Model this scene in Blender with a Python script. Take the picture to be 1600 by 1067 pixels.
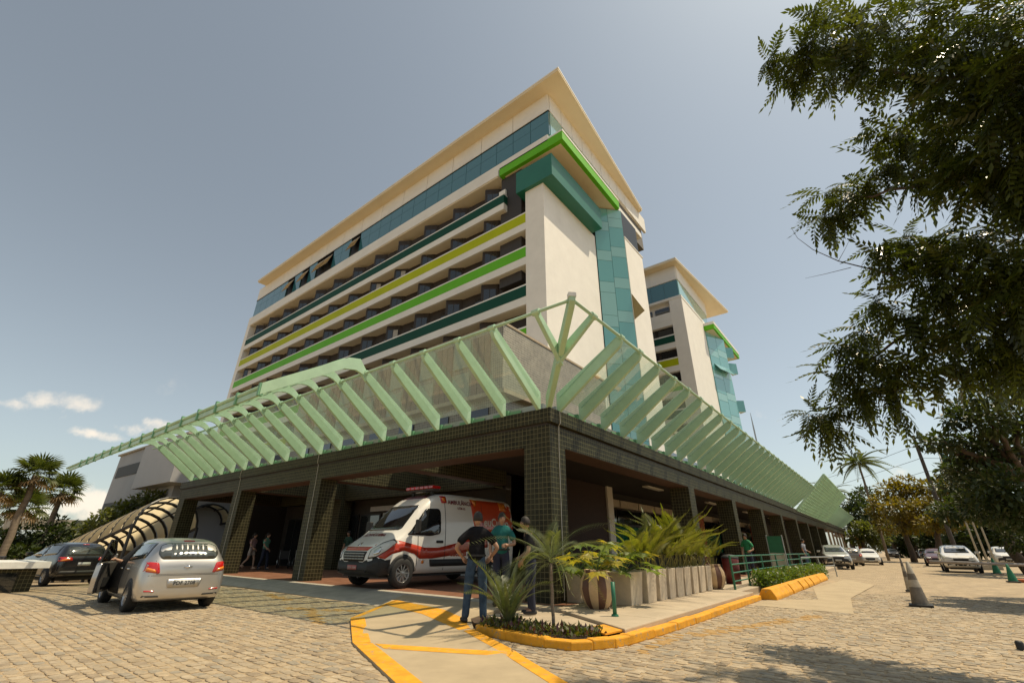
import bpy, bmesh, math, random
import numpy as np
from mathutils import Vector, Matrix
from mathutils.bvhtree import BVHTree

for o in list(bpy.data.objects): bpy.data.objects.remove(o)
SC = bpy.context.scene
COL = SC.collection
random.seed(7); RNG = np.random.default_rng(7)
US = 0.95            # authoring unit -> metres (applied to every top-level object at the end)
CH = 1.33            # camera height in authoring units

# ------------------------------------------------------------------ camera
RT = Vector((0.61636359, -0.78743258, 0.00677224))
UP = Vector((-0.33501538, -0.25443123, 0.9072097))
FW = Vector((0.71264341, 0.56143983, 0.42062417))
cam = bpy.data.cameras.new('camera'); cam.sensor_width = 36; cam.lens = 15.644
cam.clip_start = 0.05; cam.clip_end = 6000
co = bpy.data.objects.new('camera', cam); COL.objects.link(co)
R3 = Matrix((RT, UP, -FW)).transposed()
co.matrix_world = Matrix.Translation((0, 0, CH*US)) @ R3.to_4x4()
SC.camera = co

# ------------------------------------------------------------------ sky, sun, exposure
SUN = Vector((0.31, -0.33, 1.0)).normalized()      # towards the sun
SUN_EL = math.asin(SUN.z); SUN_AZ = math.atan2(SUN.x, SUN.y)   # nishita: rotation from +Y clockwise
W = bpy.data.worlds.new('World'); SC.world = W; W.use_nodes = True
nt = W.node_tree; nt.nodes.clear()
def wn(t, **kw):
    n = nt.nodes.new(t)
    for k, v in kw.items(): setattr(n, k, v)
    return n
sky = wn('ShaderNodeTexSky', sky_type='NISHITA', sun_disc=False, sun_elevation=SUN_EL, sun_rotation=SUN_AZ,
         altitude=0, air_density=1.0, dust_density=1.1, ozone_density=1.0)
hs = wn('ShaderNodeHueSaturation'); hs.inputs['Saturation'].default_value = 0.48; hs.inputs['Value'].default_value = 1.0
tint = wn('ShaderNodeVectorMath', operation='MULTIPLY'); tint.inputs[1].default_value = (.90, 1.0, .87)
nt.links.new(sky.outputs[0], tint.inputs[0]); nt.links.new(tint.outputs[0], hs.inputs['Color'])
# low cumulus: noise in direction space, kept in a belt above the horizon
tc = wn('ShaderNodeTexCoord')
mp = wn('ShaderNodeMapping'); mp.inputs['Scale'].default_value = (5.0, 5.0, 15.0); mp.inputs['Location'].default_value = (0.35, 0.6, 0.2)
nz = wn('ShaderNodeTexNoise'); nz.inputs['Scale'].default_value = 1.0; nz.inputs['Detail'].default_value = 7; nz.inputs['Roughness'].default_value = 0.55
nt.links.new(tc.outputs['Generated'], mp.inputs['Vector']); nt.links.new(mp.outputs[0], nz.inputs['Vector'])
sx = wn('ShaderNodeSeparateXYZ'); nt.links.new(tc.outputs['Generated'], sx.inputs[0])
belt = wn('ShaderNodeMapRange'); belt.interpolation_type = 'SMOOTHSTEP'
belt.inputs['From Min'].default_value = 0.30; belt.inputs['From Max'].default_value = 0.16
nt.links.new(sx.outputs['Z'], belt.inputs['Value'])
side = wn('ShaderNodeMapRange'); side.interpolation_type = 'SMOOTHSTEP'     # the cumulus bank lies over the coast, to the north
side.inputs['From Min'].default_value = 0.80; side.inputs['From Max'].default_value = 0.93
nt.links.new(sx.outputs['Y'], side.inputs['Value'])
CLOUDS = []
def blob(d, rad, flat):
    d = Vector(d).normalized()
    sub = wn('ShaderNodeVectorMath', operation='SUBTRACT'); sub.inputs[1].default_value = d
    nt.links.new(tc.outputs['Generated'], sub.inputs[0])
    sc = wn('ShaderNodeVectorMath', operation='MULTIPLY'); sc.inputs[1].default_value = (1/rad, 1/rad, 1/(rad*flat))
    nt.links.new(sub.outputs[0], sc.inputs[0])
    ln = wn('ShaderNodeVectorMath', operation='LENGTH'); nt.links.new(sc.outputs[0], ln.inputs[0])
    mr = wn('ShaderNodeMapRange'); mr.interpolation_type = 'SMOOTHSTEP'
    mr.inputs['From Min'].default_value = 1.0; mr.inputs['From Max'].default_value = 0.0
    nt.links.new(ln.outputs['Value'], mr.inputs['Value'])
    CLOUDS.append(mr.outputs[0])
def pxdir(x, y): return FW + RT*((x-800)/695.3) - UP*((y-533.5)/695.3)
for (x, y, r, fl) in [(62, 626, .075, .50), (118, 632, .07, .36), (30, 632, .05, .4), (205, 668, .065, .40), (150, 678, .07, .25), (238, 666, .06, .4),
                      (150, 790, .10, .45), (40, 812, .12, .4), (-120, 700, .10, .4), (-260, 760, .12, .4)]:
    blob(pxdir(x, y), r, fl)
acc = CLOUDS[0]
for c in CLOUDS[1:]:
    m = wn('ShaderNodeMath', operation='MAXIMUM'); nt.links.new(acc, m.inputs[0]); nt.links.new(c, m.inputs[1]); acc = m.outputs[0]
fine = wn('ShaderNodeTexNoise'); fine.inputs['Scale'].default_value = 17; fine.inputs['Detail'].default_value = 6; fine.inputs['Roughness'].default_value = .6
nt.links.new(tc.outputs['Generated'], fine.inputs['Vector'])
fm = wn('ShaderNodeMath', operation='MULTIPLY_ADD'); fm.inputs[1].default_value = 3.4; fm.inputs[2].default_value = -1.75
nt.links.new(fine.outputs['Fac'], fm.inputs[0])
ad = wn('ShaderNodeMath', operation='ADD'); nt.links.new(acc, ad.inputs[0]); nt.links.new(fm.outputs[0], ad.inputs[1])
cm = wn('ShaderNodeMapRange'); cm.interpolation_type = 'SMOOTHSTEP'
cm.inputs['From Min'].default_value = 0.25; cm.inputs['From Max'].default_value = 1.1; cm.inputs['To Max'].default_value = 0.75
nt.links.new(ad.outputs[0], cm.inputs['Value'])
mask = wn('ShaderNodeMath', operation='MULTIPLY'); nt.links.new(cm.outputs[0], mask.inputs[0]); nt.links.new(belt.outputs[0], mask.inputs[1])
mx = wn('ShaderNodeMixRGB'); nt.links.new(mask.outputs[0], mx.inputs['Fac']); nt.links.new(hs.outputs[0], mx.inputs['Color1'])
mx.inputs['Color2'].default_value = (8.6, 7.4, 6.0, 1)
bg = wn('ShaderNodeBackground'); bg.inputs['Strength'].default_value = 0.14
nt.links.new(mx.outputs[0], bg.inputs['Color'])
wo = wn('ShaderNodeOutputWorld'); nt.links.new(bg.outputs[0], wo.inputs['Surface'])

sl = bpy.data.lights.new('sun', 'SUN'); sl.energy = 4.9; sl.angle = math.radians(0.55); sl.color = (1.0, 0.85, 0.61)
so = bpy.data.objects.new('sun', sl); COL.objects.link(so)
so.rotation_euler = (-SUN).to_track_quat('-Z', 'Y').to_euler(); so.location = (20, -20, 60)
SC.view_settings.view_transform = 'Standard'; SC.view_settings.look = 'None'
SC.view_settings.exposure = 0.0; SC.view_settings.gamma = 1.0; SC.view_settings.use_curve_mapping = False
SC.render.engine = 'CYCLES'
SC.cycles.max_bounces = 8; SC.cycles.transparent_max_bounces = 24; SC.cycles.diffuse_bounces = 4
SC.cycles.caustics_reflective = False; SC.cycles.caustics_refractive = False

# ------------------------------------------------------------------ pixel -> place helpers (reference pixels of the photograph's survey)
CAM = Vector((0, 0, CH))
def ground(px, py, z=0.0):
    d = pxdir(px, py); t = (z-CH)/d.z
    return CAM + d*t
def at(px, py, dist):
    d = pxdir(px, py); t = dist/math.hypot(d.x, d.y)
    return CAM + d*t

# ------------------------------------------------------------------ materials
MATS = {}
def _new(name):
    m = bpy.data.materials.new(name); m.use_nodes = True
    t = m.node_tree; b = t.nodes['Principled BSDF']
    return m, t, b
def pm(name, col, rough=.6, metal=0, var=.12, scale=6.0, bump=.0, bscale=60, spec=.5, coat=0, col2=None, stretch=None, space='Object', stain=0, chip=None):
    """painted / stone / metal surface: base colour varied by two noises, optional fine relief"""
    if name in MATS: return MATS[name]
    m, t, b = _new(name); L = t.links.new
    if space == 'World':
        tcn = t.nodes.new('ShaderNodeNewGeometry'); space = 'Position'
    else: tcn = t.nodes.new('ShaderNodeTexCoord')
    vec = tcn.outputs[space]
    if stretch:
        mpn = t.nodes.new('ShaderNodeMapping'); mpn.inputs['Scale'].default_value = stretch
        L(vec, mpn.inputs['Vector']); vec = mpn.outputs[0]
    n1 = t.nodes.new('ShaderNodeTexNoise'); n1.inputs['Scale'].default_value = scale; n1.inputs['Detail'].default_value = 6
    n1.inputs['Roughness'].default_value = .65
    L(vec, n1.inputs['Vector'])
    cr = t.nodes.new('ShaderNodeMapRange'); cr.inputs['From Min'].default_value = .3; cr.inputs['From Max'].default_value = .7
    L(n1.outputs['Fac'], cr.inputs['Value'])
    mixn = t.nodes.new('ShaderNodeMixRGB'); L(cr.outputs[0], mixn.inputs['Fac'])
    c = Vector(col)
    a = col2 if col2 else tuple(min(1, x*(1+var)) for x in c)
    d = tuple(x*(1-var) for x in c)
    mixn.inputs['Color1'].default_value = (*d, 1); mixn.inputs['Color2'].default_value = (*a, 1)
    out = mixn.outputs[0]
    if stain:
        n3 = t.nodes.new('ShaderNodeTexNoise'); n3.inputs['Scale'].default_value = scale*.35; n3.inputs['Detail'].default_value = 8
        m3 = t.nodes.new('ShaderNodeMapping'); m3.inputs['Scale'].default_value = (1, 1, .18); L(tcn.outputs[space], m3.inputs['Vector']); L(m3.outputs[0], n3.inputs['Vector'])
        r3 = t.nodes.new('ShaderNodeMapRange'); r3.inputs['From Min'].default_value = .55; r3.inputs['From Max'].default_value = .8; r3.inputs['To Max'].default_value = stain
        L(n3.outputs['Fac'], r3.inputs['Value'])
        mm = t.nodes.new('ShaderNodeMixRGB'); L(r3.outputs[0], mm.inputs['Fac']); L(out, mm.inputs['Color1']); mm.inputs['Color2'].default_value = (*[x*.45 for x in c], 1)
        out = mm.outputs[0]
    if chip:
        n4 = t.nodes.new('ShaderNodeTexNoise'); n4.inputs['Scale'].default_value = 9; n4.inputs['Detail'].default_value = 9; n4.inputs['Roughness'].default_value = .72; L(tcn.outputs[space], n4.inputs['Vector'])
        r4 = t.nodes.new('ShaderNodeMapRange'); r4.inputs['From Min'].default_value = .575; r4.inputs['From Max'].default_value = .62; r4.inputs['To Max'].default_value = .85; L(n4.outputs['Fac'], r4.inputs['Value'])
        m4 = t.nodes.new('ShaderNodeMixRGB'); L(r4.outputs[0], m4.inputs['Fac']); L(out, m4.inputs['Color1']); m4.inputs['Color2'].default_value = (*chip, 1); out = m4.outputs[0]
    L(out, b.inputs['Base Color'])
    b.inputs['Roughness'].default_value = rough; b.inputs['Metallic'].default_value = metal
    b.inputs['Specular IOR Level'].default_value = spec
    if coat: b.inputs['Coat Weight'].default_value = coat; b.inputs['Coat Roughness'].default_value = .06
    if bump:
        n2 = t.nodes.new('ShaderNodeTexNoise'); n2.inputs['Scale'].default_value = bscale; n2.inputs['Detail'].default_value = 5
        L(tcn.outputs[space], n2.inputs['Vector'])
        bp = t.nodes.new('ShaderNodeBump'); bp.inputs['Strength'].default_value = bump; bp.inputs['Distance'].default_value = .02
        L(n2.outputs['Fac'], bp.inputs['Height']); L(bp.outputs[0], b.inputs['Normal'])
    MATS[name] = m; return m
def brickmat(name, c1, c2, mortar, w, h, gap, rough=.3, offset=0.0, bump=.4, noise=.0, msmooth=.1, dirt=.0, rotz=0, spec=.5):
    """pieces too small to build one by one: tile / brick grid on metric UVs"""
    if name in MATS: return MATS[name]
    m, t, b = _new(name); L = t.links.new
    uv = t.nodes.new('ShaderNodeUVMap'); vec = uv.outputs[0]
    if rotz:
        mpn = t.nodes.new('ShaderNodeMapping'); mpn.inputs['Rotation'].default_value = (0, 0, rotz); L(vec, mpn.inputs['Vector']); vec = mpn.outputs[0]
    if noise:
        n = t.nodes.new('ShaderNodeTexNoise'); n.inputs['Scale'].default_value = 3.0; n.inputs['Detail'].default_value = 3; L(vec, n.inputs['Vector'])
        vm = t.nodes.new('ShaderNodeVectorMath'); vm.operation = 'MULTIPLY_ADD'; vm.inputs[1].default_value = (noise, noise, 0)
        L(n.outputs['Color'], vm.inputs[0]); L(vec, vm.inputs[2]); vec = vm.outputs[0]
    bk = t.nodes.new('ShaderNodeTexBrick'); bk.offset = offset; bk.squash = 1
    bk.inputs['Scale'].default_value = 1; bk.inputs['Brick Width'].default_value = w; bk.inputs['Row Height'].default_value = h
    bk.inputs['Mortar Size'].default_value = gap; bk.inputs['Mortar Smooth'].default_value = msmooth; bk.inputs['Bias'].default_value = 0
    bk.inputs['Color1'].default_value = (*c1, 1); bk.inputs['Color2'].default_value = (*c2, 1); bk.inputs['Mortar'].default_value = (*mortar, 1)
    L(vec, bk.inputs['Vector'])
    col = bk.outputs['Color']
    n2 = t.nodes.new('ShaderNodeTexNoise'); n2.inputs['Scale'].default_value = 1.3; n2.inputs['Detail'].default_value = 9; n2.inputs['Roughness'].default_value = .7
    L(uv.outputs[0], n2.inputs['Vector'])
    mr = t.nodes.new('ShaderNodeMapRange'); mr.inputs['From Min'].default_value = .3; mr.inputs['From Max'].default_value = .7
    mr.inputs['To Min'].default_value = 1-dirt; mr.inputs['To Max'].default_value = 1+dirt; L(n2.outputs['Fac'], mr.inputs['Value'])
    mu = t.nodes.new('ShaderNodeVectorMath'); mu.operation = 'SCALE'; L(col, mu.inputs[0]); L(mr.outputs[0], mu.inputs['Scale'])
    L(mu.outputs[0], b.inputs['Base Color']); b.inputs['Roughness'].default_value = rough; b.inputs['Specular IOR Level'].default_value = spec
    bp = t.nodes.new('ShaderNodeBump'); bp.inputs['Strength'].default_value = bump; bp.inputs['Distance'].default_value = .012; bp.invert = True
    L(bk.outputs['Fac'], bp.inputs['Height']); L(bp.outputs[0], b.inputs['Normal'])
    MATS[name] = m; return m
def glassmat(name, col, rough=.04, alpha=1.0, spec=.8):
    """opaque tinted glazing with sharp reflections"""
    if name in MATS: return MATS[name]
    m, t, b = _new(name)
    b.inputs['Base Color'].default_value = (*col, 1); b.inputs['Roughness'].default_value = rough; b.inputs['Specular IOR Level'].default_value = spec
    b.inputs['Coat Weight'].default_value = .6; b.inputs['Coat Roughness'].default_value = .02
    MATS[name] = m; return m
def clearglass(name, tint, refl=.12, film=0):
    if name in MATS: return MATS[name]
    m, t, b = _new(name); L = t.links.new; t.nodes.remove(b)
    o = t.nodes['Material Output']
    tr = t.nodes.new('ShaderNodeBsdfTransparent'); tr.inputs['Color'].default_value = (*tint, 1)
    gl = t.nodes.new('ShaderNodeBsdfGlossy'); gl.inputs['Roughness'].default_value = .03
    ge = t.nodes.new('ShaderNodeNewGeometry'); dt = t.nodes.new('ShaderNodeVectorMath'); dt.operation = 'DOT_PRODUCT'
    L(ge.outputs['Normal'], dt.inputs[0]); L(ge.outputs['Incoming'], dt.inputs[1])
    ab = t.nodes.new('ShaderNodeMath'); ab.operation = 'ABSOLUTE'; L(dt.outputs['Value'], ab.inputs[0])
    om = t.nodes.new('ShaderNodeMath'); om.operation = 'SUBTRACT'; om.inputs[0].default_value = 1; L(ab.outputs[0], om.inputs[1])
    pw = t.nodes.new('ShaderNodeMath'); pw.operation = 'POWER'; pw.inputs[1].default_value = 5; L(om.outputs[0], pw.inputs[0])
    ml = t.nodes.new('ShaderNodeMath'); ml.operation = 'MULTIPLY_ADD'; ml.inputs[1].default_value = .6; ml.inputs[2].default_value = refl*.5
    ml.use_clamp = True; L(pw.outputs[0], ml.inputs[0])
    mxn = t.nodes.new('ShaderNodeMixShader'); L(ml.outputs[0], mxn.inputs[0]); L(tr.outputs[0], mxn.inputs[1]); L(gl.outputs[0], mxn.inputs[2])
    if film:
        dfs = t.nodes.new('ShaderNodeBsdfTranslucent'); dfs.inputs['Color'].default_value = (.75, .76, .68, 1); m9 = t.nodes.new('ShaderNodeMixShader'); m9.inputs[0].default_value = film
        L(mxn.outputs[0], m9.inputs[1]); L(dfs.outputs[0], m9.inputs[2]); mxn = m9
    L(mxn.outputs[0], o.inputs['Surface']); MATS[name] = m; return m
def leafmat(name, c1, c2, trans=.45, rough=.42, scale=1.2):
    if name in MATS: return MATS[name]
    m, t, b = _new(name); L = t.links.new; o = t.nodes['Material Output']
    g = t.nodes.new('ShaderNodeTexCoord')
    n = t.nodes.new('ShaderNodeTexNoise'); n.inputs['Scale'].default_value = scale; n.inputs['Detail'].default_value = 4; L(g.outputs['Object'], n.inputs['Vector'])
    wn_ = t.nodes.new('ShaderNodeTexWhiteNoise'); 
    sc = t.nodes.new('ShaderNodeVectorMath'); sc.operation = 'SCALE'; sc.inputs['Scale'].default_value = 9.0; L(g.outputs['Object'], sc.inputs[0])
    fl = t.nodes.new('ShaderNodeVectorMath'); fl.operation = 'FLOOR'; L(sc.outputs[0], fl.inputs[0]); L(fl.outputs[0], wn_.inputs['Vector'])
    a = t.nodes.new('ShaderNodeMath'); a.operation = 'MULTIPLY_ADD'; a.inputs[1].default_value = .5; L(wn_.outputs['Value'], a.inputs[0])
    r = t.nodes.new('ShaderNodeMapRange'); r.inputs['From Min'].default_value = .3; r.inputs['From Max'].default_value = .7; r.inputs['To Max'].default_value = .5; L(n.outputs['Fac'], r.inputs['Value'])
    L(r.outputs[0], a.inputs[2])
    mixn = t.nodes.new('ShaderNodeMixRGB'); L(a.outputs[0], mixn.inputs['Fac']); mixn.inputs['Color1'].default_value = (*c1, 1); mixn.inputs['Color2'].default_value = (*c2, 1)
    L(mixn.outputs[0], b.inputs['Base Color']); b.inputs['Roughness'].default_value = rough; b.inputs['Specular IOR Level'].default_value = .45
    tl = t.nodes.new('ShaderNodeBsdfTranslucent')
    br = t.nodes.new('ShaderNodeVectorMath'); br.operation = 'MULTIPLY'; br.inputs[1].default_value = (1.6, 1.7, .6); L(mixn.outputs[0], br.inputs[0]); L(br.outputs[0], tl.inputs['Color'])
    ms = t.nodes.new('ShaderNodeMixShader'); ms.inputs[0].default_value = trans; L(b.outputs[0], ms.inputs[1]); L(tl.outputs[0], ms.inputs[2]); L(ms.outputs[0], o.inputs['Surface'])
    MATS[name] = m; return m

WHITE = pm('white_render', (.82, .79, .73), .75, var=.05, scale=.8, stain=.22)
CONC = pm('concrete', (.40, .36, .29), .85, var=.18, scale=2.2, bump=.25, bscale=70, stain=.2)
CONC2 = pm('pale_concrete', (.42, .34, .24), .85, var=.16, scale=1.6, bump=.22, bscale=90)
SOFFIT = pm('cream_soffit', (.74, .63, .44), .8, var=.04, scale=.4)
BALSOF = pm('beige_soffit', (.72, .66, .54), .8, var=.05, scale=.6)
DKGREEN = pm('dark_green_paint', (.006, .062, .038), .6, var=.08, scale=.6, spec=.2)
LIME = pm('lime_paint', (.43, .48, .005), .6, var=.06, scale=.6, spec=.2)
GREEN = pm('bright_green_paint', (.13, .46, .015), .55, var=.06, scale=.6, spec=.25)
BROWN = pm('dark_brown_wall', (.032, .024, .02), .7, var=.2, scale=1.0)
MINT = pm('mint_metal', (.42, .61, .42), .45, var=.14, scale=1.2, stain=.3)
MINTD = pm('mint_metal_bracket', (.16, .36, .20), .5, var=.12, scale=1.5)
TILE = brickmat('olive_mosaic_tile', (.022, .021, .0105), (.040, .037, .019), (.155, .14, .075), .125, .125, .006, rough=.5, dirt=.25, bump=.5, spec=.18)
TEAL = glassmat('teal_glass', (.15, .42, .42), .05)
TEALB = glassmat('blue_teal_glass', (.045, .165, .20), .05)
TEALP = glassmat('pale_teal_glass', (.26, .52, .50), .06)
DARKGL = glassmat('dark_glass', (.012, .014, .015), .05)
BLACKM = pm('black_metal', (.015, .015, .016), .45, var=.1)
BLACKP = pm('black_plastic', (.018, .018, .019), .6, var=.15, bump=.1, bscale=120)
RUBBER = pm('rubber', (.016, .016, .016), .8, var=.2, bump=.15, bscale=80)
ALU = pm('alloy', (.42, .42, .42), .32, metal=.9, var=.08)
YEL = pm('yellow_paint', (.70, .32, .012), .75, var=.2, scale=5.0, bump=.3, bscale=70, stain=.5, chip=(.36, .27, .16))
SAND = pm('sand_joint', (.38, .28, .165), .95, var=.22, scale=2.5, bump=.4, bscale=140)
TERRA = brickmat('terracotta_tile', (.20, .085, .045), (.26, .12, .07), (.22, .15, .10), .33, .33, .008, rough=.45, dirt=.25, bump=.3)
BARK = pm('bark', (.085, .06, .042), .9, var=.3, scale=5, bump=.8, bscale=30)
PALMTR = pm('palm_trunk', (.19, .15, .11), .9, var=.3, scale=3, bump=.6, bscale=20, stretch=(1, 1, 6))
STEELG = pm('galvanised', (.36, .37, .36), .45, metal=.6, var=.1)
GREENRAIL = pm('green_rail_paint', (.02, .14, .075), .45, var=.12, scale=4)
SKIN = pm('skin', (.36, .20, .125), .55, var=.08, scale=8)
SKIN2 = pm('skin_light', (.48, .29, .20), .55, var=.08, scale=8)

# ------------------------------------------------------------------ mesh builder
class MB:
    def __init__(s): s.v = []; s.f = []; s.m = []
    def add(s, vs, fs, mi=0):
        o = len(s.v); s.v += [tuple(p) for p in vs]; s.f += [tuple(i+o for i in f) for f in fs]; s.m += [mi]*len(fs); return s
    def box(s, x0, x1, y0, y1, z0, z1, mi=0):
        v = [(x0,y0,z0),(x1,y0,z0),(x1,y1,z0),(x0,y1,z0),(x0,y0,z1),(x1,y0,z1),(x1,y1,z1),(x0,y1,z1)]
        return s.add(v, [(0,3,2,1),(4,5,6,7),(0,1,5,4),(1,2,6,5),(2,3,7,6),(3,0,4,7)], mi)
    def obox(s, c, ax, ay, az, mi=0):
        """oriented box: centre and three half-axis vectors"""
        c, ax, ay, az = map(Vector, (c, ax, ay, az)); v = []
        for k in (-1, 1):
            for (i, j) in ((-1,-1),(1,-1),(1,1),(-1,1)): v.append(c+ax*i+ay*j+az*k)
        return s.add(v, [(0,3,2,1),(4,5,6,7),(0,1,5,4),(1,2,6,5),(2,3,7,6),(3,0,4,7)], mi)
    def prism(s, poly, lo, hi, axis='z', mi=0):
        n = len(poly)
        def P(a, b, h): return {'z': (a, b, h), 'y': (a, h, b), 'x': (h, a, b)}[axis]
        v = [P(a, b, lo) for a, b in poly]+[P(a, b, hi) for a, b in poly]
        f = [tuple(range(n-1, -1, -1)), tuple(range(n, 2*n))]+[(i, (i+1) % n, n+(i+1) % n, n+i) for i in range(n)]
        return s.add(v, f, mi)
    def quad(s, a, b, c, d, mi=0): return s.add([a, b, c, d], [(0, 1, 2, 3)], mi)
    def tube(s, pts, r, n=8, mi=0, cap=True):
        pts = [Vector(p) for p in pts]; rs = r if isinstance(r, (list, tuple)) else [r]*len(pts)
        v = []; prev = None
        for i, p in enumerate(pts):
            d = (pts[min(i+1, len(pts)-1)]-pts[max(i-1, 0)]).normalized()
            if prev is None:
                a = d.orthogonal().normalized()
            else:
                a = (prev-d*prev.dot(d))
                a = a.normalized() if a.length > 1e-6 else d.orthogonal().normalized()
            prev = a; b = d.cross(a)
            for k in range(n):
                t = 2*math.pi*k/n; v.append(p+(a*math.cos(t)+b*math.sin(t))*rs[i])
        f = []
        for i in range(len(pts)-1):
            for k in range(n):
                f.append((i*n+k, i*n+(k+1) % n, (i+1)*n+(k+1) % n, (i+1)*n+k))
        if cap: f.append(tuple(range(n-1, -1, -1))); f.append(tuple(range((len(pts)-1)*n, len(pts)*n)))
        return s.add(v, f, mi)
    def lathe(s, prof, n=16, c=(0, 0, 0), axis='z', mi=0):
        v = []
        for r, h in prof:
            for k in range(n):
                t = 2*math.pi*k/n; a, b = r*math.cos(t), r*math.sin(t)
                p = {'z': (a, b, h), 'y': (a, h, b), 'x': (h, a, b)}[axis]
                v.append((p[0]+c[0], p[1]+c[1], p[2]+c[2]))
        f = [(i*n+k, i*n+(k+1) % n, (i+1)*n+(k+1) % n, (i+1)*n+k) for i in range(len(prof)-1) for k in range(n)]
        return s.add(v, f, mi)
    def mesh(s, name, mats=(), smooth=False, uv=True):
        me = bpy.data.meshes.new(name); me.from_pydata(s.v, [], s.f)
        for m in (mats if isinstance(mats, (list, tuple)) else [mats]): me.materials.append(m)
        if any(s.m): me.polygons.foreach_set('material_index', s.m)
        if smooth: me.polygons.foreach_set('use_smooth', [True]*len(s.f))
        me.validate(); me.update()
        bm = bmesh.new(); bm.from_mesh(me); bmesh.ops.recalc_face_normals(bm, faces=bm.faces); bm.to_mesh(me); bm.free()
        if uv: boxuv(me)
        return me
    def build(s, name, mats, parent=None, smooth=False, bevel=0, world=False, kind=None):
        if world and parent is not None:
            L = parent.location; s.v = [(a-L.x, b-L.y, c-L.z) for a, b, c in s.v]
        o = bpy.data.objects.new(name, s.mesh(name, mats, smooth)); COL.objects.link(o)
        if parent is not None: o.parent = parent
        if bevel:
            b = o.modifiers.new('bevel', 'BEVEL'); b.width = bevel; b.segments = 2; b.limit_method = 'ANGLE'
        if kind: o['kind'] = kind
        return o
def boxuv(me):
    if not len(me.loops): return
    uvl = me.uv_layers.new(name='UVMap')
    co_ = np.empty(len(me.vertices)*3, np.float32); me.vertices.foreach_get('co', co_); co_ = co_.reshape(-1, 3)
    li = np.empty(len(me.loops), np.int32); me.loops.foreach_get('vertex_index', li)
    nrm = np.empty(len(me.polygons)*3, np.float32); me.polygons.foreach_get('normal', nrm); nrm = np.abs(nrm.reshape(-1, 3))
    lt = np.empty(len(me.polygons), np.int32); me.polygons.foreach_get('loop_total', lt)
    ax = np.repeat(nrm.argmax(1), lt); p = co_[li]
    u = np.where(ax == 0, p[:, 1], p[:, 0]); v = np.where(ax == 2, p[:, 1], p[:, 2])
    uvl.data.foreach_set('uv', np.stack([u, v], 1).astype(np.float32).ravel())
def tag(o, label=None, cat=None, group=None, kind=None):
    if label: o['label'] = label
    if cat: o['category'] = cat
    if group: o['group'] = group
    if kind: o['kind'] = kind
    return o
def thing(name, label, cat, loc=(0, 0, 0), rotz=0, group=None, scale=1):
    o = bpy.data.objects.new(name, None); COL.objects.link(o); o.empty_display_size = .2
    o.location = loc; o.rotation_euler = (0, 0, rotz); o.scale = (scale,)*3
    return tag(o, label, cat, group)
def link(name, me, parent=None, loc=(0, 0, 0), rot=(0, 0, 0), scale=(1, 1, 1)):
    o = bpy.data.objects.new(name, me); COL.objects.link(o)
    if parent is not None: o.parent = parent
    o.location = loc; o.rotation_euler = rot; o.scale = scale if isinstance(scale, (tuple, list)) else (scale,)*3
    return o
def struct(o): o['kind'] = 'structure'; return o
def rawmesh(name, v, f, mats, smooth=False, uv=False):
    me = bpy.data.meshes.new(name); v = np.asarray(v, np.float32); f = np.asarray(f, np.int32); k = f.shape[1]
    me.vertices.add(len(v)); me.vertices.foreach_set('co', v.ravel())
    me.loops.add(f.size); me.loops.foreach_set('vertex_index', f.ravel())
    me.polygons.add(len(f)); me.polygons.foreach_set('loop_start', np.arange(0, f.size, k, dtype=np.int32))
    for m in (mats if isinstance(mats, (list, tuple)) else [mats]): me.materials.append(m)
    me.update(calc_edges=True); me.validate()
    if smooth: me.polygons.foreach_set('use_smooth', [True]*len(f))
    if uv: boxuv(me)
    return me
def evalmesh(ob, name):
    bpy.context.view_layer.update()
    dg = bpy.context.evaluated_depsgraph_get()
    me = bpy.data.meshes.new_from_object(ob.evaluated_get(dg)); me.name = name
    return me
# ================================================================== GROUND
def sstep(a, b, x): t = np.clip((x-a)/(b-a), 0, 1); return t*t*(3-2*t)
def gz(x, y): return float(-np.clip((y-19.5)*.034, 0, .95)*(1-sstep(7.6, 9.2, x)))
xs = np.unique(np.concatenate([np.linspace(-900, -60, 8), np.linspace(-60, 0, 10), np.arange(0, 12, .4), np.linspace(12, 120, 24), np.linspace(120, 2500, 10)]))
ys = np.unique(np.concatenate([np.linspace(-900, -60, 8), np.linspace(-60, 18, 12), np.arange(18, 52, 1.0), np.linspace(52, 120, 8), np.linspace(120, 2500, 10)]))
gv = [(x, y, gz(x, y)) for y in ys for x in xs]; nx = len(xs)
gf = [(j*nx+i, j*nx+i+1, (j+1)*nx+i+1, (j+1)*nx+i) for j in range(len(ys)-1) for i in range(nx-1)]
COBFAR = brickmat('cobble_paving', (.28, .215, .137), (.40, .305, .19), (.36, .27, .165), .21, .14, .018, rough=.85, offset=.5, bump=.8, noise=.05, msmooth=.3, dirt=.28, rotz=math.pi/2)
street = link('street', rawmesh('street', gv, gf, COBFAR, uv=True)); struct(street)
def inpoly(p, poly):
    x, y = p; c = False; n = len(poly)
    for i in range(n):
        x0, y0 = poly[i]; x1, y1 = poly[i-1]
        if (y0 > y) != (y1 > y) and x < (x1-x0)*(y-y0)/(y1-y0)+x0: c = not c
    return c
RAMP = [(8.9, 10.6), (6.11, 8.81), (4.78, 6.76), (3.73, 4.38), (2.7, 2.0), (3.7, 1.1), (4.88, 3.0), (5.88, 4.59), (6.59, 5.97), (7.3, 6.7), (8.9, 7.0)]
BED = [(6.78, 5.95), (6.54, 4.42), (6.86, 3.92), (7.5, 3.66), (8.0, 3.64), (8.95, 5.75), (8.95, 7.0), (7.3, 6.7)]
WALK = [(8.95, 5.75), (7.45, 3.60), (8.2, 3.50), (16.3, 3.50), (16.3, 4.05), (104, 3.6), (104, 13), (8.95, 13)]
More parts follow.
